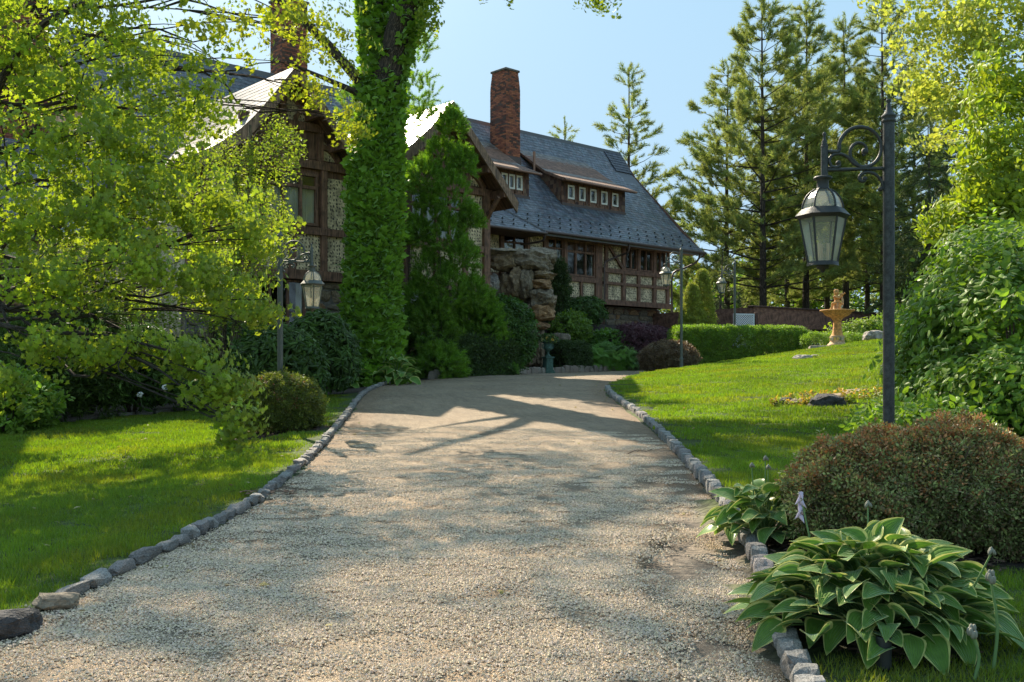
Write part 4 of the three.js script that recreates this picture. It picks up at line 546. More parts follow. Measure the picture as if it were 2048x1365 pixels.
// the ivy-clad tree by the drive; its crown spreads above the picture
{
  const base = Hv(-3.78, 26.3, -0.1), t = thing('ivy_tree', 'tall tree with its trunk wrapped in green ivy', 'tree', base); const tp = P(762, 150, 26.3).sub(base), f1 = P(832, -40, 26.0).sub(base), f2 = P(742, -60, 26.6).sub(base);
  const trunkAt = h => { const k = clamp(h / tp.y, 0, 1.3); return V(tp.x * Math.pow(k, 1.4), h, tp.z * k); };
  const R = h => 0.50 - 0.018 * h + 0.35 * Math.exp(-h * 2.2);
  const pts = [0, 1.5, 3, 5, 7, 8.5, tp.y].map(trunkAt); const wood = [tube(pts, u => R(u * tp.y), 0, 22, 40), tube([trunkAt(tp.y - 1.2), f1.clone().lerp(trunkAt(tp.y), 0.45), f1, f1.clone().add(V(0.9, 4, -0.5))], u => 0.40 - 0.22 * u, 0, 14, 14), tube([trunkAt(tp.y - 1.3), f2.clone().lerp(trunkAt(tp.y), 0.5), f2, f2.clone().add(V(-1, 4, 0.3))], u => 0.28 - 0.14 * u, 0, 12, 12), tube([trunkAt(tp.y - 0.8), V(-1.3, tp.y + 0.9, 0.6), V(-3.4, tp.y + 2.6, 1.2)], 0.16, 0.07, 9, 8), tube([V(-0.2, tp.y - 0.6, 0.3), V(-0.9, tp.y - 0.4, 0.8), V(-1.9, tp.y - 0.1, 1.4)], 0.1, 0.03, 8, 6)];
  const crown = [[-6.2, 15.2, 28.5, 2.4], [-3.6, 16.8, 30.5, 2.6], [-5.6, 17.2, 25, 2.2], [-2.0, 16.0, 28, 2.0], [-3.8, 15.0, 24.6, 1.8], [-6.8, 18.6, 30.5, 2.4], [-1.2, 18, 32.5, 2.2], [-4.6, 19.4, 27.5, 2.4], [-0.6, 15.2, 25.6, 1.2], [-6.8, 13.6, 24.2, 1.5], [-7.4, 14.4, 21.6, 1.7], [-4.9, 14.9, 22.2, 1.8], [-9.2, 14.2, 22.6, 1.7], [-6.2, 16.2, 23.6, 1.9], [-3.0, 15.2, 22.6, 1.5], [-8.6, 12.6, 19.8, 1.2]].map(([x, y, d, rr]) => [V(x, y, -d), rr, rr * 0.5, rr, Math.round(15 * rr * rr)]);  // crown out of view; its last lobes are added to shade the near drive
  const rel = crown.map(([c, a, b, e, n]) => [c.clone().sub(base), a, b, e, n]); wood.push(...limbs(c => c.x > 0 ? f1.clone() : f2.clone().lerp(f1, 0.3), rel, 0.1, 3));
  part('trunk', merge(wood), M.bark, t);
  const droop = (p, q, r) => q.clone().multiplyScalar(0.6).add(V(0, -0.15, 0)).addScaledVector(dirR(r), 0.6).normalize();
  scatter('crown', t, S.maple, L.maple, blobItems(71, rel, { size: 1.5, gap: 0.10, freq: 0.55, axis: droop }));
  // twigs that hang into the picture from above
  scatter('hanging_leaves', t, S.maple, L.maple, blobItems(72, [[P(855, 25, 25.6).sub(base), 0.35, 0.8, 0.4, 55], [P(1205, -6, 22).sub(base), 0.55, 0.25, 0.4, 34], [P(985, -22, 24).sub(base), 0.8, 0.2, 0.5, 30]], { axis: droop, size: 0.8, gap: -0.2 }));
  part('twig', merge([tube([P(1120, -60, 24).sub(base), P(1190, -20, 22.4).sub(base), P(1230, 10, 22).sub(base)], 0.02, 0.004, 4, 6), tube([f1.clone().add(V(0.5, 1, 0)), P(1010, -160, 24).sub(base), P(1120, -60, 24).sub(base)], 0.06, 0.02, 5, 6)]), M.bark, t);
  // ivy
  const r = rng(9), items = []; for (let i = 0; i < 5200; i++) {
    const h = tp.y * Math.pow(r(), 0.92) * 1.0, a = r() * 6.283, facing = Math.cos(a - 1.2), c = trunkAt(h), thick = 0.16 + 0.16 * Math.max(0, fbm(Math.cos(a) * 2, h * 0.8, Math.sin(a) * 2, 2)) + 0.18 * Math.exp(-h * 1.2), bare = sstep(5.6, 8.6, h) * sstep(0.05, 0.75, Math.cos(a - 1.25)) ; if (r() < bare * 0.93) continue; void facing;
    const rad = R(h) + thick * (0.4 + 0.7 * r()) + (r() < 0.12 ? 0.2 * r() : 0), o = V(Math.cos(a), 0, Math.sin(a)), p = c.clone().addScaledVector(o, rad), k = 0.8 + 0.4 * r(); items.push({ p, y: o.clone().multiplyScalar(0.55).add(V(0, -0.85, 0)).addScaledVector(dirR(r), 0.3).normalize(), s: 0.75 + 0.5 * r(), a: r() * 6.28, c: [k, k, k] });
  }
  for (let i = 0; i < 1300; i++) { const u = r(), k = 0.8 + 0.4 * r(), up = i % 3 ? trunkAt(tp.y - 0.8).lerp(f1.clone().add(V(0.3, 1, 0)), u) : trunkAt(tp.y - 0.8).lerp(f2, u), a = r() * 6.283; if (i % 3 && Math.cos(a - 2.2) > -0.1 && r() < 0.85) continue; items.push({ p: up.add(V(Math.cos(a) * 0.36, 0, Math.sin(a) * 0.36)), y: V(Math.cos(a) * 0.5, -0.8, Math.sin(a) * 0.5).addScaledVector(dirR(r), 0.3).normalize(), s: 0.8 + 0.5 * r(), a: r() * 6.28, c: [k, k, k] }); }
  scatter('ivy', t, S.ivy, L.ivy, items);
}
// the maple whose boughs hang across the lawn
{
  const base = Hv(-8.2, 14.2, -0.1), t = thing('maple_tree', 'broad maple with drooping sunlit boughs over the sunken lawn', 'tree', base);
  const B = (px, py, d, rx, ry, n, col) => [P(px, py, d).sub(base), rx, ry, rx * 0.9, Math.round(n * 1.35), col], G = [1.25, 1.08, 0.9];
  const blobs = [B(50, 120, 13.5, 1.0, 0.7, 110), B(190, 190, 13.2, 1.0, 0.6, 120), B(320, 110, 14, 1.0, 0.55, 80), B(450, 60, 14.5, 0.95, 0.5, 60, G), B(570, 30, 15, 0.8, 0.4, 44, G), B(660, 60, 17, 0.85, 0.5, 54, G), B(640, 170, 17, 0.75, 0.55, 60, G), B(700, 250, 18, 0.45, 0.5, 40, G), B(120, 300, 12.6, 1.0, 0.7, 150), B(270, 290, 13, 0.9, 0.6, 130), B(400, 210, 13.5, 0.65, 0.45, 70), B(330, 410, 13, 0.95, 0.5, 130), B(190, 430, 12.2, 1.0, 0.6, 140), B(40, 420, 12.2, 0.8, 0.7, 110), B(450, 420, 13.5, 0.7, 0.4, 90), B(520, 470, 13, 0.5, 0.24, 55), B(300, 540, 12, 0.9, 0.36, 120), B(430, 560, 12.6, 0.7, 0.3, 90), B(120, 560, 11.8, 0.9, 0.4, 100), B(500, 620, 12.3, 0.5, 0.2, 45), B(260, 690, 11.6, 0.75, 0.22, 75), B(370, 720, 11.2, 0.55, 0.22, 70), B(430, 770, 10.8, 0.35, 0.2, 40), B(465, 850, 10.4, 0.22, 0.24, 26), B(110, 690, 11.6, 0.7, 0.25, 60), B(20, 760, 11, 0.5, 0.25, 36), B(170, 20, 13.8, 1.1, 0.5, 100), B(15, 10, 13, 1.0, 0.6, 90), B(90, 180, 17, 1.0, 0.7, 110), B(230, 240, 17.5, 1.0, 0.7, 110), B(340, 250, 18, 0.8, 0.6, 80), B(120, 380, 17, 1.0, 0.8, 120), B(260, 400, 17.5, 1.0, 0.7, 120), B(380, 340, 18, 0.6, 0.5, 70), B(60, 560, 17, 0.9, 0.6, 90), B(250, 90, 17.5, 1.0, 0.5, 90), B(400, 500, 17.5, 0.7, 0.4, 70), B(330, -60, 14, 1.2, 0.4, 26), B(80, -120, 13.5, 1.2, 0.5, 30), B(-150, 150, 13, 1.2, 1.0, 70), B(-120, 450, 12.6, 1.1, 0.8, 70)];
  const tr = [V(0, 0, 0), V(0.1, 1.6, 0), V(0.0, 3.2, 0.1), V(0.15, 5.2, 0.0), V(0.3, 8.2, -0.2)], trunk = [tube(tr, u => 0.26 - 0.17 * u + 0.12 * Math.exp(-u * 14), 0, 12, 24), tube([V(0.05, 3.6, 0.05), P(60, 70, 13.2).sub(base), P(180, 0, 13.4).sub(base), P(330, -90, 14).sub(base)], 0.075, 0.03, 8, 16), tube([V(0.0, 2.3, 0.1), P(90, 665, 11.8).sub(base), P(200, 670, 11.6).sub(base), P(330, 700, 11.3).sub(base), P(440, 740, 11).sub(base)], 0.045, 0.01, 7, 18), tube([P(200, 675, 11.6).sub(base), P(240, 720, 11.3).sub(base), P(195, 745, 11.2).sub(base)], 0.02, 0.006, 5, 8), tube([P(230, 690, 11.5).sub(base), P(255, 695, 11.2).sub(base), P(235, 735, 11).sub(base), P(262, 762, 10.9).sub(base)], 0.016, 0.004, 5, 10)];
  trunk.push(...limbs(c => { const h = clamp(c.y - 0.5, 2.2, 7.5); return V(0.1, h, 0); }, blobs, 0.04, 5)); part('trunk', merge(trunk), M.bark, t);
  scatter('crown', t, S.maple, L.maple, blobItems(81, blobs, { size: 0.66, gap: 0.11, freq: 2.0, tint: 0.3, axis: (p, q, r) => V(0.75, -0.28, 0.3).addScaledVector(q, 0.5).addScaledVector(dirR(r), 0.5).normalize() }));
}
// slender weeping birch before the first gable, and its neighbour
function weeping(name, label, x, d, blobs, seed, stems, group) {
  const base = Hv(x, d, -0.05), t = thing(name, label, 'tree', base, 0); const rel = blobs.map(([px, py, dd, rx, ry, n, col]) => [P(px, py, dd).sub(base), rx, ry, rx, n, col]), w = [];
  for (const [dx, px, py, dd, r0] of stems) { const e = P(px, py, dd).sub(base); w.push(tube([V(dx, 0, 0), V(dx * 1.4, e.y * 0.3, 0.1), e.clone().multiplyScalar(0.7).add(V(0.1, 0, 0)), e], r0, 0.03, 9, 14)); }
  w.push(...limbs(c => V(c.x * 0.3, clamp(c.y - 0.6, 1, 8), c.z * 0.3), rel, 0.025, seed)); part('trunk', merge(w), M.barkPale, t);
  scatter('crown', t, S.birch, L.birch, blobItems(seed, rel, { size: 0.85, gap: 0.1, freq: 2.6, tint: 0.3, axis: (p, q, r) => V(0, -1, 0).addScaledVector(q, 0.3).addScaledVector(dirR(r), 0.35).normalize() })); return t;
}
weeping('birch_tree', 'slender weeping birch veiling the first gable window', -6.3, 21.5, [[548, 245, 21, 0.3, 0.5, 40], [505, 290, 21, 0.3, 0.7, 46], [575, 290, 21, 0.22, 0.6, 34], [470, 350, 21.3, 0.35, 0.9, 66], [535, 370, 21.3, 0.3, 0.9, 66], [562, 460, 21.5, 0.24, 0.9, 56], [515, 480, 21.5, 0.3, 0.9, 56], [470, 500, 21, 0.4, 0.9, 90], [420, 590, 21, 0.5, 0.7, 100], [500, 600, 21, 0.35, 0.7, 70], [450, 290, 21.4, 0.3, 0.6, 36], [595, 265, 21.5, 0.15, 0.35, 18]], 91, [[-0.18, 470, 330, 21.3, 0.16], [0.22, 535, 300, 21.3, 0.14], [0.02, 500, 250, 21.2, 0.11]]);
weeping('birch_tree', 'fine-leaved weeping tree before the old stone range', -11.0, 22.5, [[130, 560, 22, 0.9, 0.7, 150], [240, 600, 22.5, 0.8, 0.7, 140], [60, 500, 22, 0.8, 0.8, 130], [180, 470, 22, 0.9, 0.7, 140], [320, 600, 22.5, 0.6, 0.5, 90], [30, 640, 22, 0.7, 0.6, 100]], 92, [[0, 110, 420, 22.2, 0.2], [0.3, 200, 440, 22.2, 0.13]]);

// ---------------------------------------------------------------- conifers
function pine(name, label, px, apexY, d, rMax, o = {}) {
  const x = (px - CX) / F * d, base = V(x, (o.ground ?? height(x, d)) - 0.2, -d), top = P(px, apexY, d).y - base.y, t = thing(name, label, 'tree', base, 0, o.group); const r = rng(o.seed || px), wood = [tube([V(0, 0, 0), V(0.1 * (r() - 0.5), top * 0.5, 0), V((r() - 0.5) * 0.3, top, 0)], 0.0095 * top + 0.05, 0.02, 8, 14)], items = [], h0 = (o.bare ?? 0.2) * top, geos = o.dark ? S.spruce : S.pine, size = o.size || 1.5;
  for (let h = h0; h < top - 0.3; h += (o.step || 0.62) * (0.7 + 0.6 * r())) {
    const k = (h - h0) / (top - h0), prof = Math.pow(1 - k, 0.75) * (0.55 + 0.45 * Math.sin(Math.min(1, k * 2.2 + 0.25) * 1.57)), nb = 4 + Math.floor(r() * 2.5), a0 = r() * 6.28;
    for (let b = 0; b < nb; b++) {
      const Lb = Math.max(0.35, rMax * prof * (0.55 + 0.7 * r())); if (r() < (o.gaps ?? 0.12)) continue; const a = a0 + b / nb * 6.28 + r() * 0.5, rise = o.dark ? -0.25 : 0.16 + 0.2 * k, e = V(Math.cos(a), 0, Math.sin(a)), tip = V(e.x * Lb, h + rise * Lb + (o.dark ? 0 : 0.1 * Lb), e.z * Lb), s = V(0, h, 0), m = s.clone().lerp(tip, 0.55).add(V(0, -0.06 * Lb, 0)); wood.push(tube([s, m, tip], 0.012 + 0.011 * Lb, 0.008, 3, 4));
      const n = Math.ceil(Lb * (o.dense || 5.0)); for (let i = 0; i < n; i++) { const u = 0.28 + 0.74 * Math.sqrt(r()), p = s.clone().lerp(tip, u).add(V(0, -0.06 * Lb * Math.sin(u * 3.1), 0)), side = (r() - 0.5) * 0.85 * Lb * (1.1 - u), c = 0.8 + 0.45 * r(); p.add(V(-e.z * side, (r() - 0.3) * 0.22 + (o.dark ? -0.15 * Math.abs(side) : 0.06 * Math.abs(side)), e.x * side)); items.push({ p, y: e.clone().multiplyScalar(0.9).add(V(0, o.dark ? -0.35 : 0.5, 0)).addScaledVector(dirR(r), 0.55).normalize(), s: size * (0.7 + 0.6 * r()), a: r() * 6.28, c: [c * (0.95 + 0.2 * r()), c, c] }); }
    }
  }
  for (let i = 0; i < 8; i++) items.push({ p: V(0, top - i * 0.18, 0), y: V(0, 1, 0).addScaledVector(dirR(r), 0.5).normalize(), s: size * 0.7, c: [1, 1, 1] });
  for (let i = 0; i < 14; i++) { const h = h0 * (0.35 + 0.65 * r()), a = r() * 6.28, l = 0.6 + 1.6 * r(); wood.push(tube([V(0, h, 0), V(Math.cos(a) * l, h + 0.2 * l, Math.sin(a) * l)], 0.02, 0.005, 3, 1)); }
  part('trunk', merge(wood), M.barkPine, t); scatter('crown', t, geos, o.dark ? L.spruce : L.pine, items); return t;
}
const PG = 'tall pines behind the garage';
pine('pine_tree', 'tallest pine behind the garage, nearest the house roof', 1527, -4, 54, 5.4, { ground: 2.4, group: PG, dense: 7 });
pine('pine_tree', 'tall pine second from the house behind the garage', 1612, 10, 57, 4.4, { ground: 2.4, group: PG, dense: 7 });
pine('pine_tree', 'pine rising behind the lantern bracket', 1692, 36, 61, 4.0, { ground: 2.6, group: PG, dense: 7 });
pine('pine_tree', 'pine rising behind the iron lamp post', 1768, -10, 55, 4.2, { ground: 2.6, group: PG, dense: 7 });
pine('pine_tree', 'shorter broad pine leaning out beside the house roof', 1455, 130, 58, 5.0, { ground: 2.3, group: PG, dense: 5.5, bare: 0.12 });
pine('pine_tree', 'pine deep behind the two tallest ones', 1575, 150, 70, 4.6, { ground: 2.6, group: PG });
pine('pine_tree', 'pine deep behind the fountain', 1655, 130, 72, 4.8, { ground: 2.6, group: PG });
pine('pine_tree', 'pine deep behind the garage end', 1735, 160, 68, 4.6, { ground: 2.6, group: PG });
pine('pine_tree', 'pine beyond the golden tree', 1830, 110, 66, 5, { ground: 2.8, group: PG });
pine('pine_tree', 'lone pine standing behind the slate roof', 1258, 136, 60, 3.9, { ground: 2, bare: 0.1, dense: 4.2, gaps: 0.2 });
pine('pine_tree', 'small pine top just showing over the roof ridge', 1130, 242, 74, 3.0, { ground: 2, bare: 0.2, dense: 3.4, gaps: 0.2 });
pine('spruce_tree', 'dark drooping spruce just right of the lamp post', 1862, 250, 45, 3.4, { ground: 2.8, dark: 1, bare: 0.05, dense: 5, step: 0.55, size: 1.3 });
pine('spruce_tree', 'dark spruce behind the golden foliage', 1945, 190, 47, 3.6, { ground: 2.8, dark: 1, bare: 0.05, dense: 5, step: 0.55, size: 1.3 });
pine('spruce_tree', 'dark spruce at the edge behind the green shrubs', 2040, 300, 42, 3.4, { ground: 2.8, dark: 1, bare: 0.05, dense: 5, step: 0.55, size: 1.3 });
pine('spruce_tree', 'low dark spruce between the house end and the twin conifer', 1440, 505, 47, 2.4, { ground: 2.2, dark: 1, bare: 0.02, dense: 5, step: 0.5, size: 1.1 });

// golden tree at the right edge
{
  const base = Hv(13.2, 23, -0.1), t = thing('golden_tree', 'spreading tree with golden and lime leaves in low sun', 'tree', base), Y = [1, 1, 1], B = (px, py, d, rx, ry, n) => [P(px, py, d).sub(base), rx, ry, rx, n];
  const gold = [B(1870, 50, 24, 1.2, 0.8, 170), B(1960, 90, 23, 1.3, 0.9, 190), B(1850, 170, 24.5, 0.9, 0.6, 110), B(1940, 200, 24, 1.2, 0.8, 160), B(2040, 30, 22, 1.4, 1.0, 180), B(1840, -40, 25, 1.6, 0.8, 150), B(2000, -60, 23, 1.8, 0.9, 170), B(1880, 260, 25, 0.7, 0.45, 70)], green = [B(2020, 170, 21, 0.9, 0.9, 150), B(2000, 290, 20.5, 0.9, 0.8, 160), B(2050, 370, 20, 0.9, 0.8, 150), B(1975, 390, 20.5, 0.75, 0.5, 120), B(1910, 440, 21, 0.55, 0.35, 80), B(2040, 470, 20, 0.9, 0.5, 120), B(1960, 460, 20.5, 0.6, 0.3, 70), B(2120, 250, 21, 1.2, 1.4, 160)]; void Y;
  const w = [tube([V(0, 0, 0), V(-0.1, 3, 0), V(0.1, 6, 0.2), V(-0.3, 10, 0)], u => 0.3 - 0.2 * u, 0, 10, 20), ...limbs(c => V(0, clamp(c.y - 1.2, 2, 9), 0), [...gold, ...green], 0.06, 7)]; part('trunk', merge(w), M.bark, t); const ax = (p, q, r) => q.clone().multiplyScalar(0.6).add(V(-0.2, -0.25, 0.1)).addScaledVector(dirR(r), 0.6).normalize();
  scatter('crown', t, S.maple, L.mapleGold, blobItems(101, gold, { size: 0.95, gap: 0.08, freq: 0.9, tint: 0.2, axis: ax })); scatter('lower_crown', t, S.freshBig, L.fresh, blobItems(102, green, { size: 0.9, gap: 0.04, freq: 0.9, tint: 0.2, axis: ax }).map(i => (i.c = i.c.map((v, k) => v * [1.75, 1.35, 1][k]), i)));
}
// far broadleaf trees closing the view
function farTree(px, topY, d, w, label, col, seed) {
  const x = (px - CX) / F * d, base = V(x, height(x, d) - 0.3, -d), top = P(px, topY, d).y - base.y, t = thing('background_tree', label, 'tree', base, 0, 'broadleaf trees beyond the grounds'), r = rng(seed), blobs = []; for (let i = 0; i < 11; i++) { const h = top * (0.25 + 0.62 * r()); blobs.push([V((r() - 0.5) * w, h, (r() - 0.5) * w * 0.6), w * 0.3, top * 0.13, w * 0.3, 55]); } blobs.push([V(0, top * 0.88, 0), w * 0.25, top * 0.1, w * 0.25, 55]);
  part('trunk', merge([tube([V(0, 0, 0), V(0.2, top * 0.4, 0), V(0, top * 0.85, 0)], 0.3, 0.05, 7, 8), ...limbs(c => V(0, clamp(c.y - 1.5, 1, top * 0.8), 0), blobs, 0.08, seed, 3)]), M.bark, t); scatter('crown', t, S.freshBig, col, blobItems(seed, blobs, { size: 2.6, gap: 0.05, freq: 0.4, tint: 0.25 }));
}
farTree(1500, 520, 85, 9, 'low broadleaf tree far behind the second garden lamp', L.fresh, 201); farTree(1650, 500, 95, 10, 'broadleaf tree far behind the fountain', L.box, 202); farTree(1800, 480, 90, 10, 'broadleaf tree far behind the lamp post', L.fresh, 203); farTree(1950, 420, 75, 11, 'broadleaf tree far behind the edge shrubs', L.box, 204); farTree(1400, 560, 100, 9, 'pale broadleaf tree beyond the end of the house', L.box, 205); farTree(-60, 420, 60, 10, 'broadleaf tree far behind the old stone range', L.box, 206); farTree(2120, 300, 60, 10, 'tall broadleaf tree beyond the edge spruce', L.fresh, 207);

// ---------------------------------------------------------------- shrubs and hedges
function shrub(name, label, x, d, { rx, ry, rz = rx, geos, mat, n, size = 1, tint = 0.2, lump = 0.18, lumpF = 1.6, group, up = 0.4, tips, y0 = 0, fill = 0.5, category = 'shrub', shape, colour = [1, 1, 1], clipped = 0 }) {
  const base = Hv(x, d, y0), t = thing(name, label, category, base, 0, group), r = rng(Math.round((x + 40) * 131 + d * 17)), items = [], tipItems = [];
  for (let i = 0; i < n; i++) {
    const q = dirR(r); if (q.y < -0.75) q.y *= -1; const k = Math.pow(r(), clipped ? 0.12 : 0.25) * (1 - fill) + fill, o = 1 + (lump * 2) * fbm(q.x * lumpF + x, q.y * lumpF, q.z * lumpF + d, 3); const kk = Math.min(1.05, k) * o * (r() < 0.025 ? 1.06 + 0.12 * r() : 1), p = shape ? shape(q, kk, r) : V(q.x * rx * kk, Math.max(0.03, (q.y * 0.5 + 0.5) * 2 * ry * 0.5 * 1 + (q.y) * ry * 0.5 * (kk - 1)), q.z * rz * kk); if (!p) continue;
    const e = 1 + tint * (r() - 0.5) * 2, it = { p, y: q.clone().multiplyScalar(0.9).add(V(0, up, 0)).addScaledVector(dirR(r), 0.55).normalize(), s: size * (0.7 + 0.6 * r()), a: r() * 6.28, c: [e * colour[0] * (1 + 0.15 * (r() - 0.5)), e * colour[1], e * colour[2]] };
    if (tips && kk > 0.86 && q.y > -0.05 && r() < tips.share * (0.35 + q.y)) tipItems.push(it); else items.push(it);
  }
  const w = []; for (let i = 0; i < 9; i++) { const a = r() * 6.28, b = V(Math.cos(a) * rx * 0.12, 0, Math.sin(a) * rz * 0.12), e = V(Math.cos(a) * rx * 0.7 * r(), ry * (0.5 + 0.4 * r()), Math.sin(a) * rz * 0.7 * r()); w.push(tube([b.clone().add(V(0, -0.15, 0)), b.clone().lerp(e, 0.5).add(V(0, 0.1 * ry, 0)), e], 0.012 + 0.012 * rx, 0.005, 5, 5)); }
  part('stems', merge(w), M.twig, t); scatter('foliage', t, geos, mat, items); if (tipItems.length) scatter('new_growth', t, tips.geos, tips.mat, tipItems); return t;
}
const atPx = (px, d) => (px - CX) / F * d;
function ball(name, label, x, d, rx, ry, n, o) { return shrub(name, label, x, d, { rx, ry, n, lump: 0.1, fill: 0.62, up: 0.3, shape: (q, k) => V(q.x * rx * k, ry * (0.5 + 0.5 * q.y * k), q.z * (o.rz || rx) * k), ...o }); }
function hedge(name, label, px0, px1, d0, d1, w, h, n, o) {
  const a = Hv(atPx(px0, d0), d0), b = Hv(atPx(px1, d1), d1), mid = a.clone().lerp(b, 0.5), dir = b.clone().sub(a), len = Math.hypot(dir.x, dir.z), e = V(dir.x / len, 0, dir.z / len), nrm = V(-e.z, 0, e.x); mid.y = Math.min(a.y, b.y) - 0.05; const hh = h + Math.abs(a.y - b.y) * 0.5;
  const t = thing(name, label, 'hedge', mid), r = rng(px0 * 7 + 1), items = []; for (let i = 0; i < n; i++) { const f = r(); let u = (r() - 0.5) * len, v = (r() - 0.5) * w, y = r() * hh, q; const jit = 0.05 * fbm(u * 2, y * 2, v * 2 + px0, 2) * 2 - 0.06 * r() * r() * 3; if (f < 0.4) { v = (w / 2 + jit) * (r() < 0.8 ? 1 : -1); q = nrm.clone().multiplyScalar(Math.sign(v)); } else if (f < 0.75) { y = hh + jit; q = V(0, 1, 0); } else if (f < 0.88) { u = (len / 2 + jit) * (r() < 0.5 ? 1 : -1); q = e.clone().multiplyScalar(Math.sign(u)); } else { q = V(0, 1, 0); } const cr = 0.14, eu = Math.max(0, Math.abs(u) - (len / 2 - cr)) / cr, ev = Math.max(0, Math.abs(v) - (w / 2 - cr)) / cr; y -= Math.max(0, y - (hh - cr)) * clamp((eu * eu + ev * ev) * 0.5, 0, 1); const k = 0.8 + 0.4 * r(); items.push({ p: e.clone().multiplyScalar(u).addScaledVector(nrm, v).add(V(0, y, 0)), y: q.multiplyScalar(0.9).add(V(0, 0.35, 0)).addScaledVector(dirR(r), 0.55).normalize(), s: (o.size || 1) * (0.7 + 0.6 * r()), a: r() * 6.28, c: [k * (1 + 0.15 * (r() - 0.5)), k, k] }); }
  const w2 = []; for (let u = -len / 2 + 0.2; u < len / 2; u += 0.28) w2.push(tube([e.clone().multiplyScalar(u).add(V(0, -0.1, 0)), e.clone().multiplyScalar(u + 0.1 * (r() - 0.5)).addScaledVector(nrm, 0.2 * (r() - 0.5)).add(V(0, hh * 0.85, 0))], 0.03, 0.01, 5, 2)); part('stems', merge(w2), M.twig, t); scatter('foliage', t, o.geos, o.mat, items); return t;
}
// left: ball shrub at the lamp, bed shrubs
ball('ball_shrub', 'clipped ball shrub around the foot of the lamp on the sunken lawn', atPx(560, 15.3), 15.3, 0.62, 0.82, 2600, { geos: S.box, mat: L.box, size: 0.95, colour: [0.85, 0.68, 0.9], tips: { geos: S.barberryTip, mat: L.barberry, share: 0.12 } });
const bed = (label, px, d, rx, ry, geos, mat, n, o = {}) => shrub(o.name || 'garden_shrub', label, atPx(px, d), d, { rx, ry, geos, mat, n, ...o });
bed('dark rhododendron behind the ball shrub', 560, 20.5, 0.95, 1.7, S.rhodo, L.rhodo, 620, {});
bed('dark rhododendron left of the ivy trunk', 640, 22.5, 0.9, 1.9, S.rhodo, L.rhodo, 620, {});
bed('leafy shrub under the birch stems', 480, 22.6, 1.0, 1.6, S.fresh, L.rhodo, 620, {});
bed('broad dark shrub under the maple boughs', 370, 21.8, 1.1, 1.5, S.rhodo, L.rhodo, 650, { colour: [1.3, 1.2, 1] });
bed('glossy shrub beside the fallen-looking bough', 270, 21.4, 1.0, 1.9, S.rhodo, L.rhodo, 650, {});
bed('tall dark shrub before the stone range', 170, 20.8, 1.0, 2.3, S.yew, L.yew, 1100, { size: 1.8, colour: [1.6, 1.5, 1] });
bed('dark evergreen shrub at the left edge of the bed', 70, 20.4, 1.0, 2.0, S.yew, L.yew, 1100, { size: 1.8, colour: [1.5, 1.5, 1] });
bed('low leafy shrub at the left edge of the lawn', 20, 18.6, 0.8, 0.95, S.fresh, L.fresh, 420, {});
// before the gables
shrub('plume_conifer', 'soft bright green plume conifer in front of the second gable', atPx(885, 29.2), 29.2, { rx: 0.9, ry: 6, n: 2700, geos: S.crypt, mat: L.crypt, size: 0.8, category: 'conifer', up: 0.8, tint: 0.3, shape: (() => { const cl = [[905, 260, 28], [880, 320, 40], [925, 330, 26], [850, 370, 40], [905, 400, 44], [855, 430, 38], [940, 440, 22], [895, 480, 40], [835, 470, 26], [925, 520, 34], [860, 550, 40], [900, 590, 44], [945, 590, 30], [835, 600, 30], [870, 640, 44]], m = 29.2 / F; return (q, k, r) => { const c = cl[r() * cl.length | 0], gy = height(atPx(885, 29.2), 29.2); return V((c[0] - 885) * m + q.x * c[2] * m * 0.72 * k, EYE + (HORIZON - c[1]) * m - gy + q.y * c[2] * m * 1.0 * k, ((c[0] * 7) % 11 - 5) * 0.07 + q.z * c[2] * m * 0.9 * k); }; })() });
shrub('plume_conifer', 'tall airy conifer rising behind the ivy trunk', atPx(815, 30.4), 30.4, { rx: 0.6, ry: 9, n: 300, geos: S.crypt, mat: L.crypt, size: 1.0, category: 'conifer', up: 0.6, tint: 0.25, colour: [1.3, 1.15, 1.3], shape: (() => { const cl = [[848, 100, 14], [835, 150, 24], [855, 190, 20], [825, 205, 26], [850, 235, 16], [700, 215, 22], [690, 270, 24], [715, 300, 20], [815, 250, 26], [810, 320, 24], [815, 400, 26], [800, 480, 30]], m = 30.4 / F; return (q, k, r) => { const c = cl[r() * cl.length | 0], gy = height(atPx(815, 30.4), 30.4); return V((c[0] - 815) * m + q.x * c[2] * m * k, EYE + (HORIZON - c[1]) * m - gy + q.y * c[2] * m * 1.4 * k, q.z * c[2] * m * k); }; })() });
bed('round arching shrub between the gable corner and the rocks', 1005, 32.3, 1.0, 2.35, S.fresh, L.rhodo, 1000, { size: 0.9, colour: [1.0, 1.1, 1], rz: 0.8 });
bed('soft feathery conifer low before the gable corner', 958, 31.2, 0.75, 2.4, S.crypt, L.crypt, 900, { size: 0.9, rz: 0.6 });
hedge('yew_hedge', 'dark clipped yew hedge under the gable window', 860, 1010, 28.8, 31.6, 0.8, 1.05, 1500, { geos: S.yew, mat: L.yew, size: 1.5 });
bed('feathery dwarf conifer at the edge of the drive', 880, 28.6, 0.55, 0.7, S.crypt, L.crypt, 240, { size: 1.1 });
bed('low green ground cover along the bed edging', 965, 30.9, 0.9, 0.35, S.fern, L.fern, 60, { size: 0.6, rz: 0.3 });
bed('low dark conifer at the foot of the ivy trunk', 850, 29.4, 0.8, 1.9, S.crypt, L.crypt, 420, { size: 1.3, colour: [0.8, 0.8, 0.8] });
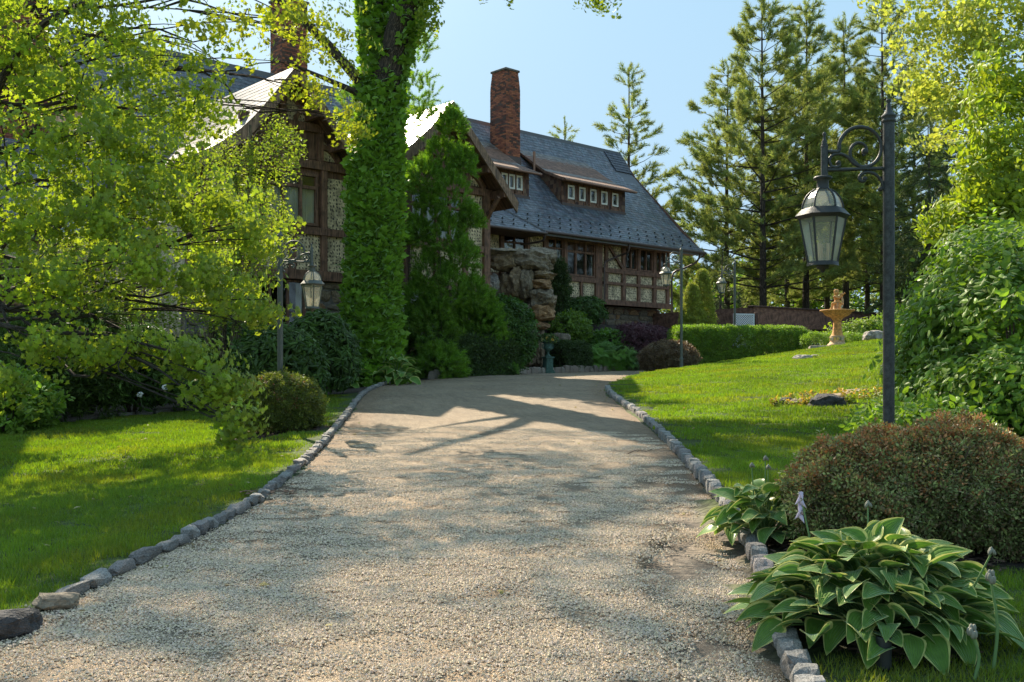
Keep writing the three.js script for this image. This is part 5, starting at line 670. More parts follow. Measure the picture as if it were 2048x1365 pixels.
// bank under the right wing
hedge('box_hedge', 'clipped box hedge beside the flower urn', 1112, 1165, 37.6, 38.5, 0.9, 0.95, 700, { geos: S.box, mat: L.yew, size: 1.6 });
bed('narrow dark spruce against the timber wall', 1120, 41.2, 0.55, 2.5, S.yew, L.yew, 600, { size: 1.8, shape: (q, k, r) => { const h = r(); return V(q.x * 0.6 * (1 - h) * k, 0.1 + h * 2.4, q.z * 0.6 * (1 - h) * k); } });
bed('light green leafy shrub above the box hedge', 1140, 39.8, 0.75, 1.15, S.fresh, L.fresh, 300, { colour: [0.8, 0.8, 0.8] });
bed('dark shrub under the slatted vent', 1168, 41.8, 0.9, 1.3, S.rhodo, L.rhodo, 380, {});
bed('mid-green shrub beside the purple maple', 1212, 40.3, 0.8, 1.0, S.fresh, L.fresh, 300, { colour: [0.55, 0.7, 0.7] });
bed('arching green shrub below the purple maple', 1225, 39.4, 0.9, 0.9, S.fern, L.fern, 90, { size: 0.8 });
bed('bright fern clump at the end of the box hedge', 1192, 39.0, 0.55, 0.8, S.fern, L.fern, 70, { size: 0.9, name: 'fern' });
bed('low fern clump along the bed edging', 1222, 39.3, 0.6, 0.45, S.fern, L.fern, 50, { size: 0.7, name: 'fern' });
bed('pale variegated ground cover at the end of the bed', 1258, 39.9, 0.75, 0.5, S.fresh, L.cover, 190, { size: 0.8 });
shrub('japanese_maple', 'dome of dark purple cut-leaf maple', atPx(1283, 40.8), 40.8, { rx: 1.5, ry: 1.75, n: 1900, geos: S.purple, mat: L.purple, size: 1.1, up: -0.4, category: 'shrub', lump: 0.12, fill: 0.6 });
ball('barberry_ball', 'dark red clipped ball at the tip of the rising lawn', atPx(1338, 33.4), 33.4, 0.9, 1.0, 2000, { geos: S.box, mat: L.barberry, size: 1.3, colour: [0.16, 0.11, 0.06], tips: { geos: S.barberryTip, mat: L.barberry, share: 0.45 } });
hedge('clipped_hedge', 'long bright clipped hedge behind the rising lawn', 1352, 1598, 35.2, 36.2, 1.1, 1.38, 6500, { geos: S.box, mat: L.fresh, size: 1.35 });
const cone = (rx, h) => (q, k, r) => { const y = Math.pow(r(), 1.15), w = rx * Math.pow(1 - y, 0.62) * (0.85 + 0.15 * Math.min(1, y * 8)); const l = Math.hypot(q.x, q.z) || 1; return V(q.x / l * w * k, 0.03 + y * h, q.z / l * w * k); };
{ const t = shrub('dwarf_spruce', 'golden twin-peaked dwarf conifer behind the lamp', atPx(1400, 37.4), 37.4, { rx: 0.8, ry: 3, n: 5000, geos: S.box, mat: L.gold, size: 1.25, category: 'conifer', up: 0.5, lump: 0.14, lumpF: 3, shape: (q, k, r) => { const b = r() < 0.5, p = cone(b ? 0.68 : 0.7, b ? 3.2 : 3.75)(q, k, r); p.x += b ? -0.32 : 0.12; p.z += b ? 0.2 : -0.2; return p; } }); void t; }
hedge('low_box_hedge', 'low box hedge curving behind the fountain', 1612, 1900, 34.6, 36, 0.5, 0.42, 1700, { geos: S.box, mat: L.fresh, size: 1.1 });
bed('pale green perennials behind the low box hedge', 1720, 36.6, 1.3, 1.0, S.freshBig, L.fresh, 260, { size: 0.7, rz: 0.6, colour: [1.25, 1.1, 1] });
bed('leafy perennials beside the lamp post beyond the lawn', 1800, 36.4, 1.2, 1.1, S.freshBig, L.fresh, 240, { size: 0.7, rz: 0.6 });
// right: big leafy shrubs and the lamp's barberry
bed('tall bright shrub rising over the lawn edge', 1990, 13.4, 0.95, 2.2, S.freshBig, L.fresh, 620, { size: 0.62, lump: 0.5, lumpF: 2.6, tint: 0.35 });
bed('bright green shrub just right of the lamp post', 1872, 12.2, 0.42, 1.35, S.freshBig, L.fresh, 330, { size: 0.62, lump: 0.5, lumpF: 2.6, tint: 0.35 });
bed('spreading green shrub at the right edge', 2040, 11.4, 1.0, 2.0, S.freshBig, L.fresh, 480, { size: 0.66, lump: 0.5, lumpF: 2.6, tint: 0.35 });
bed('low bright shrub filling the foot of the tall one', 1955, 11.2, 0.8, 0.75, S.freshBig, L.fresh, 300, { size: 0.55, lump: 0.35 });
bed('low leafy shrub at the right edge beside the barberry', 2050, 10.4, 0.7, 0.8, S.freshBig, L.fresh, 260, { size: 0.55, lump: 0.35 });
bed('low creeping shrub beyond the barberry', 1840, 10.2, 0.7, 0.45, S.fresh, L.fresh, 150, { size: 0.6 });
shrub('barberry_shrub', 'wide clipped barberry with rusty tips around the near lamp post', 2.86, 6.85, { rx: 1.0, ry: 0.8, n: 15000, geos: S.barberry, mat: L.barberry, size: 0.95, up: 0.4, fill: 0.6, lump: 0.26, lumpF: 2.2, tips: { geos: S.barberryTip, mat: L.barberry, share: 0.6 }, shape: (q, k, r) => { const b = r(), c = b < 0.34 ? [-0.36, 0.33, 0.5, 0.36, 0.45] : b < 0.7 ? [0.16, 0.37, 0.62, 0.40, 0.5] : [0.72, 0.26, 0.56, 0.36, 0.5]; return V(c[0] + q.x * c[2] * k, c[1] + q.y * c[3] * k, q.z * c[4] * k - (b > 0.72 ? -0.15 : 0)); } });

// ---------------------------------------------------------------- garden lamps
function lampPost(label, x, d, topY, turn, mat, extra = {}) {
  const base = Hv(x, d, -0.05), t = thing('garden_lamp', label, 'lamp post', base, turn, 'lantern posts along the drive'); const K = 0.00127, H0 = topY - base.y, Y = z => H0 - (z - 150) * K, X = z => (z - 845) * K;   // measures of the nearest lamp
  const at = (x0, y0) => V(X(x0), Y(y0), 0);
  part('post', merge([tube([V(0, 0, 0), V(0, Y(285), 0)], 0.043, 0.043, 18, 1), lathe([[0.075, 0], [0.075, 0.12], [0.06, 0.16], [0.055, 0.34], [0.062, 0.36], [0.062, 0.4], [0.043, 0.44]], 18)]), mat, t);
  part('finial', lathe([[0.045, Y(292)], [0.052, Y(286)], [0.052, Y(275)], [0.045, Y(270)], [0.056, Y(258)], [0.056, Y(250)], [0.04, Y(240)], [0.022, Y(215)], [0.014, Y(180)], [0.012, Y(172)], [0.02, Y(163)], [0.018, Y(153)], [0.001, Y(148)]].map(([r, y]) => [r, y]), 18), mat, t);
  const arm = new THREE.Group(); arm.name = 'bracket'; t.add(arm); const loop = (cx, cy, r0, r1, a0, a1, n = 18) => [...Array(n + 1)].map((_, i) => { const u = i / n, a = lerp(a0, a1, u), r = lerp(r0, r1, u); return at(cx + Math.cos(a) * r, cy - Math.sin(a) * r); });
  part('scroll', tube([at(480, 465), at(535, 466), ...loop(678, 445, 132, 118, Math.PI * 1.04, -Math.PI * 0.48, 16), at(655, 540), at(618, 500), ...loop(675, 462, 62, 28, Math.PI * 1.05, -Math.PI * 0.35, 10)], 0.0155, 0.012, 8, 90), mat, arm);
  part('scroll', tube([...loop(528, 545, 16, 44, -Math.PI * 0.5, Math.PI * 0.95 + 0.6, 6).reverse().slice(0, 1), at(500, 555), at(488, 520), at(510, 486), at(555, 480), at(600, 500), at(640, 540), at(690, 556), at(740, 548)], 0.013, 0.013, 8, 40), mat, arm);
  part('scroll', tube([at(500, 555), at(530, 560), at(550, 545), at(542, 530)], 0.013, 0.016, 8, 12), mat, arm); part('scroll', tube([at(815, 690), at(800, 640), at(760, 598), at(705, 590), at(672, 612), at(675, 640), at(700, 640), at(702, 625)], 0.012, 0.014, 8, 40), mat, arm);
  for (const [a, b, r] of [[702, 463, 0.026], [543, 533, 0.02], [700, 628, 0.02], [795, 690, 0.02]]) part('scroll_end', new THREE.SphereGeometry(r, 12, 8).translate(X(a), Y(b), 0), mat, arm);
  part('rail', tube([at(470, 576), at(815, 566)], 0.014, 0.014, 8, 1), mat, arm); part('drop_tube', tube([at(460, 610), at(460, 440)], 0.027, 0.027, 12, 1), mat, arm); part('drop_finial', lathe([[0.027, Y(440)], [0.03, Y(436)], [0.02, Y(428)], [0.027, Y(422)], [0.018, Y(415)], [0.022, Y(404)], [0.012, Y(395)], [0.008, Y(375)], [0.016, Y(365)], [0.011, Y(352)], [0.001, Y(347)]], 14).translate(X(460), 0, 0), mat, arm);
  // six-sided lantern
  const ln = new THREE.Group(); ln.name = 'lantern'; t.add(ln); ln.position.set(X(450), 0, 0); const iron = extra.lantern || M.iron, hex = (r, y, i) => { const a = i / 6 * 6.2832 + 0.18; return V(Math.cos(a) * r, y, Math.sin(a) * r); };
  const six = (r0, y0, r1, y1) => new THREE.CylinderGeometry(r1, r0, y1 - y0, 6, 1).rotateY(Math.PI / 2 - 0.18 - Math.PI).translate(0, (y0 + y1) / 2, 0);
  part('crown_collar', merge([lathe([[0.001, Y(612)], [0.06, Y(615)], [0.07, Y(622)], [0.066, Y(632)], [0.045, Y(640)], [0.045, Y(685)], [0.055, Y(692)]], 18)]), iron, ln);
  const dome = [[0.055, 690], [0.10, 715], [0.128, 745], [0.145, 780], [0.15, 806]].map(([r, z]) => [r, Y(z)]), rimR = 0.205, bt = 0.172, bb = 0.108, yR = Y(806), yE = Y(850), yB = Y(870), yF = Y(1125), ribs = [], glass = [];
  for (let i = 0; i < 6; i++) {
    ribs.push(tube(dome.map(([r, y]) => hex(r, y, i)), 0.008, 0.008, 5, 8)); ribs.push(tube([hex(bt, yB + 0.02, i), hex(bb, yF, i)], 0.0085, 0.0085, 5, 1));
    for (let k = 1; k < dome.length; k++) { const T = new Tri(), q = (e, j) => { const v = hex(e[0] - 0.004, e[1], j); return [v.x, v.y, v.z]; }; T.quad(q(dome[k - 1], i), q(dome[k - 1], i + 1), q(dome[k], i + 1), q(dome[k], i)); glass.push(T.geo()); }
    const T = new Tri(), q = (r, y, j) => { const v = hex(r - 0.004, y, j); return [v.x, v.y, v.z]; }; T.quad(q(bt, yB, i), q(bt, yB, i + 1), q(bb, yF, i + 1), q(bb, yF, i)); part('pane', T.geo(), M.lampGlass, ln);
  }
  part('dome_glass', mergeGeometries(glass), M.lampGlass, ln, STUFF); part('frame', merge(ribs), iron, ln, STUFF); part('roof_rim', merge([six(rimR, yE, 0.152, yR), six(bt + 0.006, yB, rimR - 0.004, yE - 0.001)]), iron, ln); part('floor', merge([six(bb + 0.012, Y(1150), bb + 0.006, yF), lathe([[0.001, Y(1192)], [0.012, Y(1188)], [0.02, Y(1172)], [0.045, Y(1165)], [0.05, Y(1151)]], 12)]), iron, ln);
  for (let i = 0; i < 3; i++) { const a = i / 3 * 6.28 + 0.5, c = part('candle', tube([V(Math.cos(a) * 0.035, yF, Math.sin(a) * 0.035), V(Math.cos(a) * 0.04, yF + 0.14, Math.sin(a) * 0.04)], 0.012, 0.012, 8, 1), M.candle, ln); void c; }
  return t;
}
const lampTop = (py, d) => P(0, py, d).y;
lampPost('black iron lamp post rising from the barberry, nearest of the lamps', atPx(1778, 7.5), 7.5, lampTop(198, 7.5), 0, M.ironDark);
lampPost('grey lamp post standing in the clipped ball on the sunken lawn', atPx(560, 15.4), 15.4, lampTop(455, 15.4), Math.PI, M.ironWorn, { lantern: M.ironWorn });
lampPost('green-grey lamp post in front of the end of the timber wing', atPx(1363, 31), 31, lampTop(491, 31), 0.1, M.ironWorn, { lantern: M.ironWorn });
lampPost('green-grey lamp post behind the clipped hedge by the garage', atPx(1521, 33), 36.8, lampTop(519, 36.8), 0.1, M.ironWorn, { lantern: M.ironWorn });

// ---------------------------------------------------------------- hostas, every leaf its own
const hostaLeaf = [1, 2, 3, 4, 5, 6].map(seed => {
  const r = rng(seed * 91), us = [-1, -0.86, -0.80, -0.4, 0, 0.4, 0.80, 0.86, 1], nv = 9, pos = [], col = [], idx = [], arch = 0.12 + 0.3 * r(), cup = 0.08 + 0.2 * r(), wid = 0.35 + 0.09 * r();
  for (let j = 0; j <= nv; j++) { const v = j / nv, w = wid * (Math.pow(Math.sin(Math.PI * Math.pow(v, 0.62)), 0.8) + 0.02) * (1 - 0.12 * v); us.forEach((u, i) => { const mar = 0.06 * noise(v * 6, u * 3, seed), x = u * w * (1 + 0.04 * noise(v * 5, i, seed * 3)), y = v - 0.09 * u * u * (1 - v) * 1.6, z = -arch * v * v + cup * u * u * Math.sin(Math.PI * v) + 0.012 * Math.cos(u * 9) * Math.sin(Math.PI * v) + 0.03 * noise(v * 4, u * 4, seed * 7) * Math.abs(u); pos.push(x, y, z); const cream = Math.abs(u) > 0.83 + mar || (v > 0.95); const k = 0.85 + 0.3 * r(); col.push(...(cream ? [0.55 * k, 0.56 * k, 0.16 * k] : [0.105 * k, 0.225 * k, 0.018 * k])); }); }
  const uv = []; for (let j = 0; j <= nv; j++) us.forEach(u => uv.push(u * 0.5 + 0.5, j / nv)); const n = us.length; for (let j = 0; j < nv; j++) for (let i = 0; i < n - 1; i++) { const a = j * n + i, b = a + 1, c = a + n; idx.push(a, b, c, b, c + 1, c); }
  const g = new THREE.BufferGeometry(); g.setAttribute('position', new THREE.Float32BufferAttribute(pos, 3)); g.setAttribute('color', new THREE.Float32BufferAttribute(col, 3)); g.setAttribute('uv', new THREE.Float32BufferAttribute(uv, 2)); g.setIndex(idx); g.computeVertexNormals(); return g;
});
L.hosta.bumpMap = tileNoise(256, (u, v) => 0.5 + 0.5 * Math.pow(Math.abs(Math.cos((u - 0.5) * 30)), 0.6) * Math.sin(Math.PI * clamp(v, 0.02, 0.98))); L.hosta.bumpScale = 0.007;
const stalkMat = std(C(0.13, 0.22, 0.07), 0.7), budMat = std(C(0.22, 0.21, 0.16), 0.8), lilac = std(C(0.52, 0.44, 0.56), 0.8);
function hosta(label, x, d, R, Hh, n, leafLen, seed, stalks = []) {
  const base = Hv(x, d), t = thing('hosta', label, 'plant', base), r = rng(seed), pet = [];
  for (let i = 0; i < n; i++) {
    const f = (i + 0.5) / n, a = i * 2.39996 + 0.35 * r(), tier = Math.sqrt(f), rad = R * 0.62 * tier * (0.85 + 0.3 * r()), h = Hh * (1.02 - 0.88 * Math.pow(tier, 3)) * (0.62 + 0.42 * r()) + 0.03, o = V(Math.cos(a), 0, Math.sin(a)), p = V(o.x * rad, h, o.z * rad), len = leafLen * (0.75 + 0.45 * r());
    const slope = lerp(0.85, -0.15, tier) + 1.0 * (r() - 0.5), dir = V(o.x, slope, o.z).addScaledVector(V(-o.z, 0, o.x), 1.3 * (r() - 0.5)).normalize(), side = dir.clone().cross(V(0, 1, 0)).normalize(), nrm = side.clone().cross(dir).normalize().addScaledVector(side, 1.2 * (r() - 0.5)).normalize(); const xx = dir.clone().cross(nrm).normalize(), zz = xx.clone().cross(dir);
    const m = part('leaf', hostaLeaf[i % 6], L.hosta, t); m.matrix.makeBasis(xx.multiplyScalar(len), dir.clone().multiplyScalar(len), zz.multiplyScalar(len)).setPosition(p); m.matrix.decompose(m.position, m.quaternion, m.scale); pet.push(tube([V(o.x * 0.03, 0, o.z * 0.03), p.clone().multiplyScalar(0.55).add(V(0, h * 0.12, 0)), p.clone().addScaledVector(dir, 0.02)], 0.006, 0.004, 4, 4));
  }
  part('petioles', merge(pet), stalkMat, t, STUFF);
  for (const [dx, dz, hh, flower] of stalks) { const s = new THREE.Group(); s.name = 'flower_stalk'; t.add(s); const e = V(dx * 1.25, hh, dz * 1.25); part('stalk', tube([V(dx * 0.7, 0.05, dz * 0.7), V(dx, hh * 0.5, dz), e], 0.007, 0.0045, 6, 8), stalkMat, s); const T = []; if (flower) for (let i = 0; i < 9; i++) { const a = i * 2.4; T.push(new THREE.ConeGeometry(0.014, 0.045, 6).rotateX(2.4).rotateY(a).translate(e.x + Math.sin(a) * 0.018, e.y - i * 0.016, e.z + Math.cos(a) * 0.018)); } else for (let i = 0; i < 7; i++) { const a = i * 2.4, u = i / 7; T.push(new THREE.SphereGeometry(0.009, 6, 5).scale(1, 1.9, 1).rotateZ(0.5 * Math.cos(a)).translate(e.x + Math.cos(a) * 0.014 * (1 - u), e.y + 0.012 * u + 0.01, e.z + Math.sin(a) * 0.014 * (1 - u))); } part(flower ? 'blossom' : 'buds', merge(T), flower ? lilac : budMat, s); }
  return t;
}
hosta('large cream-edged hosta clump spilling over the gravel', 1.86, 5.08, 0.86, 0.42, 290, 0.18, 5, [[-0.24, -0.2, 0.66, 1], [0.05, -0.2, 0.6], [0.34, 0.3, 0.46]]);
hosta('smaller cream-edged hosta between the kerb and the barberry', 1.84, 7.2, 0.52, 0.36, 90, 0.175, 8, [[-0.06, -0.05, 0.52], [0.0, 0.03, 0.58], [0.05, -0.1, 0.5]]);
hosta('dark hosta at the foot of the ivy trunk beside the lawn', atPx(690, 25.2), 25.2, 0.7, 0.5, 40, 0.32, 11);
hosta('leafy hosta spilling onto the drive by the ivy trunk', atPx(793, 25.6), 25.6, 0.75, 0.65, 46, 0.32, 12);
// tall flower stalk of a plant at the very edge of the frame
{ const base = Hv(2.17, 4.45), t = thing('hosta_seedling', 'pale budded stalks standing in the foreground grass', 'plant', base); for (const [dx, h, dz] of [[0, 0.42, 0], [0.32, 0.28, 0.02], [-0.13, 0.2, 0.1]]) { part('stalk', tube([V(dx, 0, dz), V(dx + 0.02, h * 0.5, dz), V(dx - 0.01, h, dz)], 0.008, 0.006, 6, 6), stalkMat, t); part('buds', merge([...Array(8)].map((_, i) => new THREE.SphereGeometry(0.011, 6, 5).scale(1, 1.8, 1).translate(dx - 0.01 + 0.014 * Math.cos(i * 2.4), h + 0.012 * (i % 3), dz + 0.014 * Math.sin(i * 2.4)))), budMat, t); } }
// small ground light hidden in the hosta
{ const base = P(1768, 1352, 4.5); base.y = height(base.x, 4.5); const t = thing('ground_light', 'small black ground light beside the large hosta', 'lamp', base); part('can', lathe([[0.001, 0], [0.03, 0], [0.034, 0.02], [0.034, 0.15], [0.03, 0.155], [0.028, 0.15], [0.028, 0.12], [0.001, 0.12]], 20), M.iron, t); part('lens', new THREE.CylinderGeometry(0.027, 0.027, 0.004, 20).translate(0, 0.135, 0), M.glass, t); }

// ---------------------------------------------------------------- the rock grotto in the corner of the house
{
  const base = V(0.3, height(0.3, 37.2) - 0.1, -37.4), t = thing('rock_grotto', 'towering grotto of rough boulders stacked against the house corner', 'rock'); t.position.copy(base); const R = (px, py, wpx, hpx, depth, mat, seed, rot = 0, dz = 0, o = {}) => { const d = 37.2 + dz, m = part('boulder', rock(seed, wpx / 2 * d / F, hpx / 2 * d / F, depth / 2, { boxy: 0.66, rough: 0.34, detail: 4, freq: 1.7, ...o }), mat, t); m.position.copy(P(px, py, d).sub(base)); m.rotation.z = rot; m.rotation.y = (seed % 5 - 2) * 0.12; };
  R(1005, 520, 70, 46, 1.3, M.fieldstone, 1, 0.05); R(1062, 522, 86, 44, 1.5, M.fieldstoneGrey, 2, -0.12); R(1085, 512, 60, 34, 1.2, M.fieldstoneGrey, 3, -0.25, 0.1); R(1012, 508, 110, 16, 1.6, M.fieldstoneGrey, 4, -0.03, 0.1); R(1034, 565, 42, 66, 1.2, M.fieldstone, 5, 0.1, -0.1); R(1052, 568, 36, 60, 1.1, M.fieldstoneGrey, 6, -0.1, -0.2); R(1008, 572, 30, 54, 1.1, M.fieldstone, 7, 0.12, 0.1); R(985, 570, 26, 46, 1.0, M.paleStone, 8, 0.1, -0.1); R(1086, 552, 50, 22, 1.2, M.fieldstone, 9, 0, 0); R(1082, 570, 48, 20, 1.3, M.fieldstoneRust, 10, 0.02, -0.1); R(1082, 596, 56, 42, 1.3, M.fieldstoneGrey, 11, 0.2, -0.1); R(1098, 604, 34, 30, 1.1, M.fieldstone, 12, -0.2, 0); R(1085, 628, 52, 34, 1.3, M.fieldstoneRust, 13, 0, -0.1); R(1054, 628, 34, 42, 1.2, M.fieldstoneGrey, 14, 0.1, 0.1); R(1082, 652, 36, 17, 1.1, M.fieldstoneRust, 15, 0, -0.1); R(1080, 668, 20, 18, 0.9, M.fieldstone, 16); R(1077, 705, 26, 62, 1.0, M.fieldstone, 17, 0.02); R(1060, 700, 22, 70, 1.0, M.fieldstoneGrey, 18, 0, 0.2); R(1046, 724, 50, 22, 0.9, M.fieldstone, 19, 0, -0.3); R(1030, 738, 60, 16, 0.8, M.fieldstoneRust, 20, 0, -0.4); R(1010, 640, 40, 70, 1.2, M.fieldstoneGrey, 21, 0, 0.5); R(1022, 690, 50, 80, 1.2, M.fieldstoneGrey, 22, 0, 0.4); R(1040, 545, 60, 40, 1.4, M.fieldstoneGrey, 23, 0, 0.4); R(1040, 600, 60, 40, 1.0, M.fieldstoneGrey, 24, 0, 0.5);
  const lone = (label, px, py, d, w, h, mat, seed) => { const p = P(px, py, d), b = thing('boulder', label, 'rock', p); part('stone', rock(seed, w, h, w * 0.8, { detail: 3, boxy: 0.4 }), mat, b); };
  lone('grey boulder in the bed behind the flower urn', 1122, 682, 38.6, 0.42, 0.36, M.fieldstoneGrey, 41); lone('smaller boulder lying behind the box hedge', 1138, 692, 38.8, 0.36, 0.2, M.fieldstoneGrey, 42);
}
// flower urn on its pedestal
{
  const d = 36.2, base = V(atPx(1096, d), interp(PROFILE, d) - 0.02, -d), t = thing('flower_urn', 'verdigris urn on a pedestal filled with yellow flowers', 'urn', base, 0.5); const g = boxUV; part('pedestal', merge([rbx(-0.2, 0.2, 0, 0.07, -0.2, 0.2), rbx(-0.17, 0.17, 0.07, 0.12, -0.17, 0.17), rbx(-0.14, 0.14, 0.12, 0.55, -0.14, 0.14), rbx(-0.18, 0.18, 0.55, 0.61, -0.18, 0.18)]), M.verdigris, t); for (const [rx, rz, ry] of [[0, 0.142, 0], [0.142, 0, Math.PI / 2], [-0.142, 0, Math.PI / 2]]) { const m = part('relief', rbx(-0.09, 0.09, 0.18, 0.5, -0.008, 0.008, 0.006), M.verdigris, t); m.position.set(rx, 0, rz); m.rotation.y = ry; }
  part('bowl', g(lathe([[0.001, 0.61], [0.13, 0.61], [0.12, 0.64], [0.06, 0.68], [0.045, 0.74], [0.065, 0.78], [0.05, 0.8], [0.09, 0.83], [0.16, 0.88], [0.175, 0.94], [0.16, 1.0], [0.15, 1.05], [0.17, 1.1], [0.23, 1.14], [0.235, 1.16], [0.2, 1.155], [0.14, 1.1], [0.001, 1.08]], 28)), M.verdigris, t); for (const s of [-1, 1]) part('handle', tube([V(s * 0.15, 1.05, 0), V(s * 0.23, 1.04, 0), V(s * 0.235, 0.95, 0), V(s * 0.165, 0.9, 0)], 0.016, 0.016, 7, 12), M.verdigris, t);
  const r = rng(17), items = []; for (let i = 0; i < 46; i++) { const q = dirR(r); q.y = Math.abs(q.y); items.push({ p: V(q.x * 0.24, 1.14 + q.y * 0.16, q.z * 0.24), y: q.clone().add(V(0, 0.3, 0)).normalize(), s: 0.7, a: r() * 6 }); } scatter('foliage', t, S.fresh, L.rhodo, items);
  const petal = std(C(0.72, 0.46, 0.06), 0.8), petal2 = std(C(0.66, 0.58, 0.26), 0.8), eye = std(C(0.16, 0.07, 0.02), 0.9); for (const [i, [a, e, rr]] of [[0.2, 0.3, 0.29], [0.9, 0.45, 0.29], [1.5, 0.25, 0.3], [2.2, 0.5, 0.28], [2.8, 0.2, 0.3], [-0.3, 0.2, 0.34], [1.2, 0.8, 0.3], [2.0, 0.95, 0.29], [0.5, 0.75, 0.3], [-0.1, 0.05, 0.36], [3.4, 0.5, 0.28], [4.4, 0.6, 0.28]].entries()) { const f = new THREE.Group(); f.name = 'flower'; t.add(f); const dir = V(Math.cos(a) * Math.cos(e), Math.sin(e), Math.sin(a) * Math.cos(e)); f.position.set(dir.x * rr, 1.16 + dir.y * rr * 0.9, dir.z * rr); f.quaternion.setFromUnitVectors(V(0, 1, 0), dir); const pt = []; for (let k = 0; k < 10; k++) pt.push(new THREE.ConeGeometry(0.022, 0.062, 5).scale(1, 1, 0.25).rotateX(Math.PI / 2 - 0.2).translate(0, 0.008, 0.045).rotateY(k / 10 * 6.283)); part('petals', merge(pt), i % 3 === 1 ? petal2 : petal, f); part('centre', new THREE.SphereGeometry(0.026, 10, 6).scale(1, 0.5, 1).translate(0, 0.012, 0), eye, f); }
}
// little green post at the bed's edge
{ const d = 33.2, x = atPx(1018, d), t = thing('marker_post', 'small weathered green post beside the bed edging', 'post', Hv(x, d)); part('shaft', rbx(-0.05, 0.05, 0, 0.28, -0.05, 0.05), M.verdigris, t); part('cap', lathe([[0.075, 0.28], [0.075, 0.3], [0.03, 0.34], [0.001, 0.35]], 12), M.verdigris, t); }

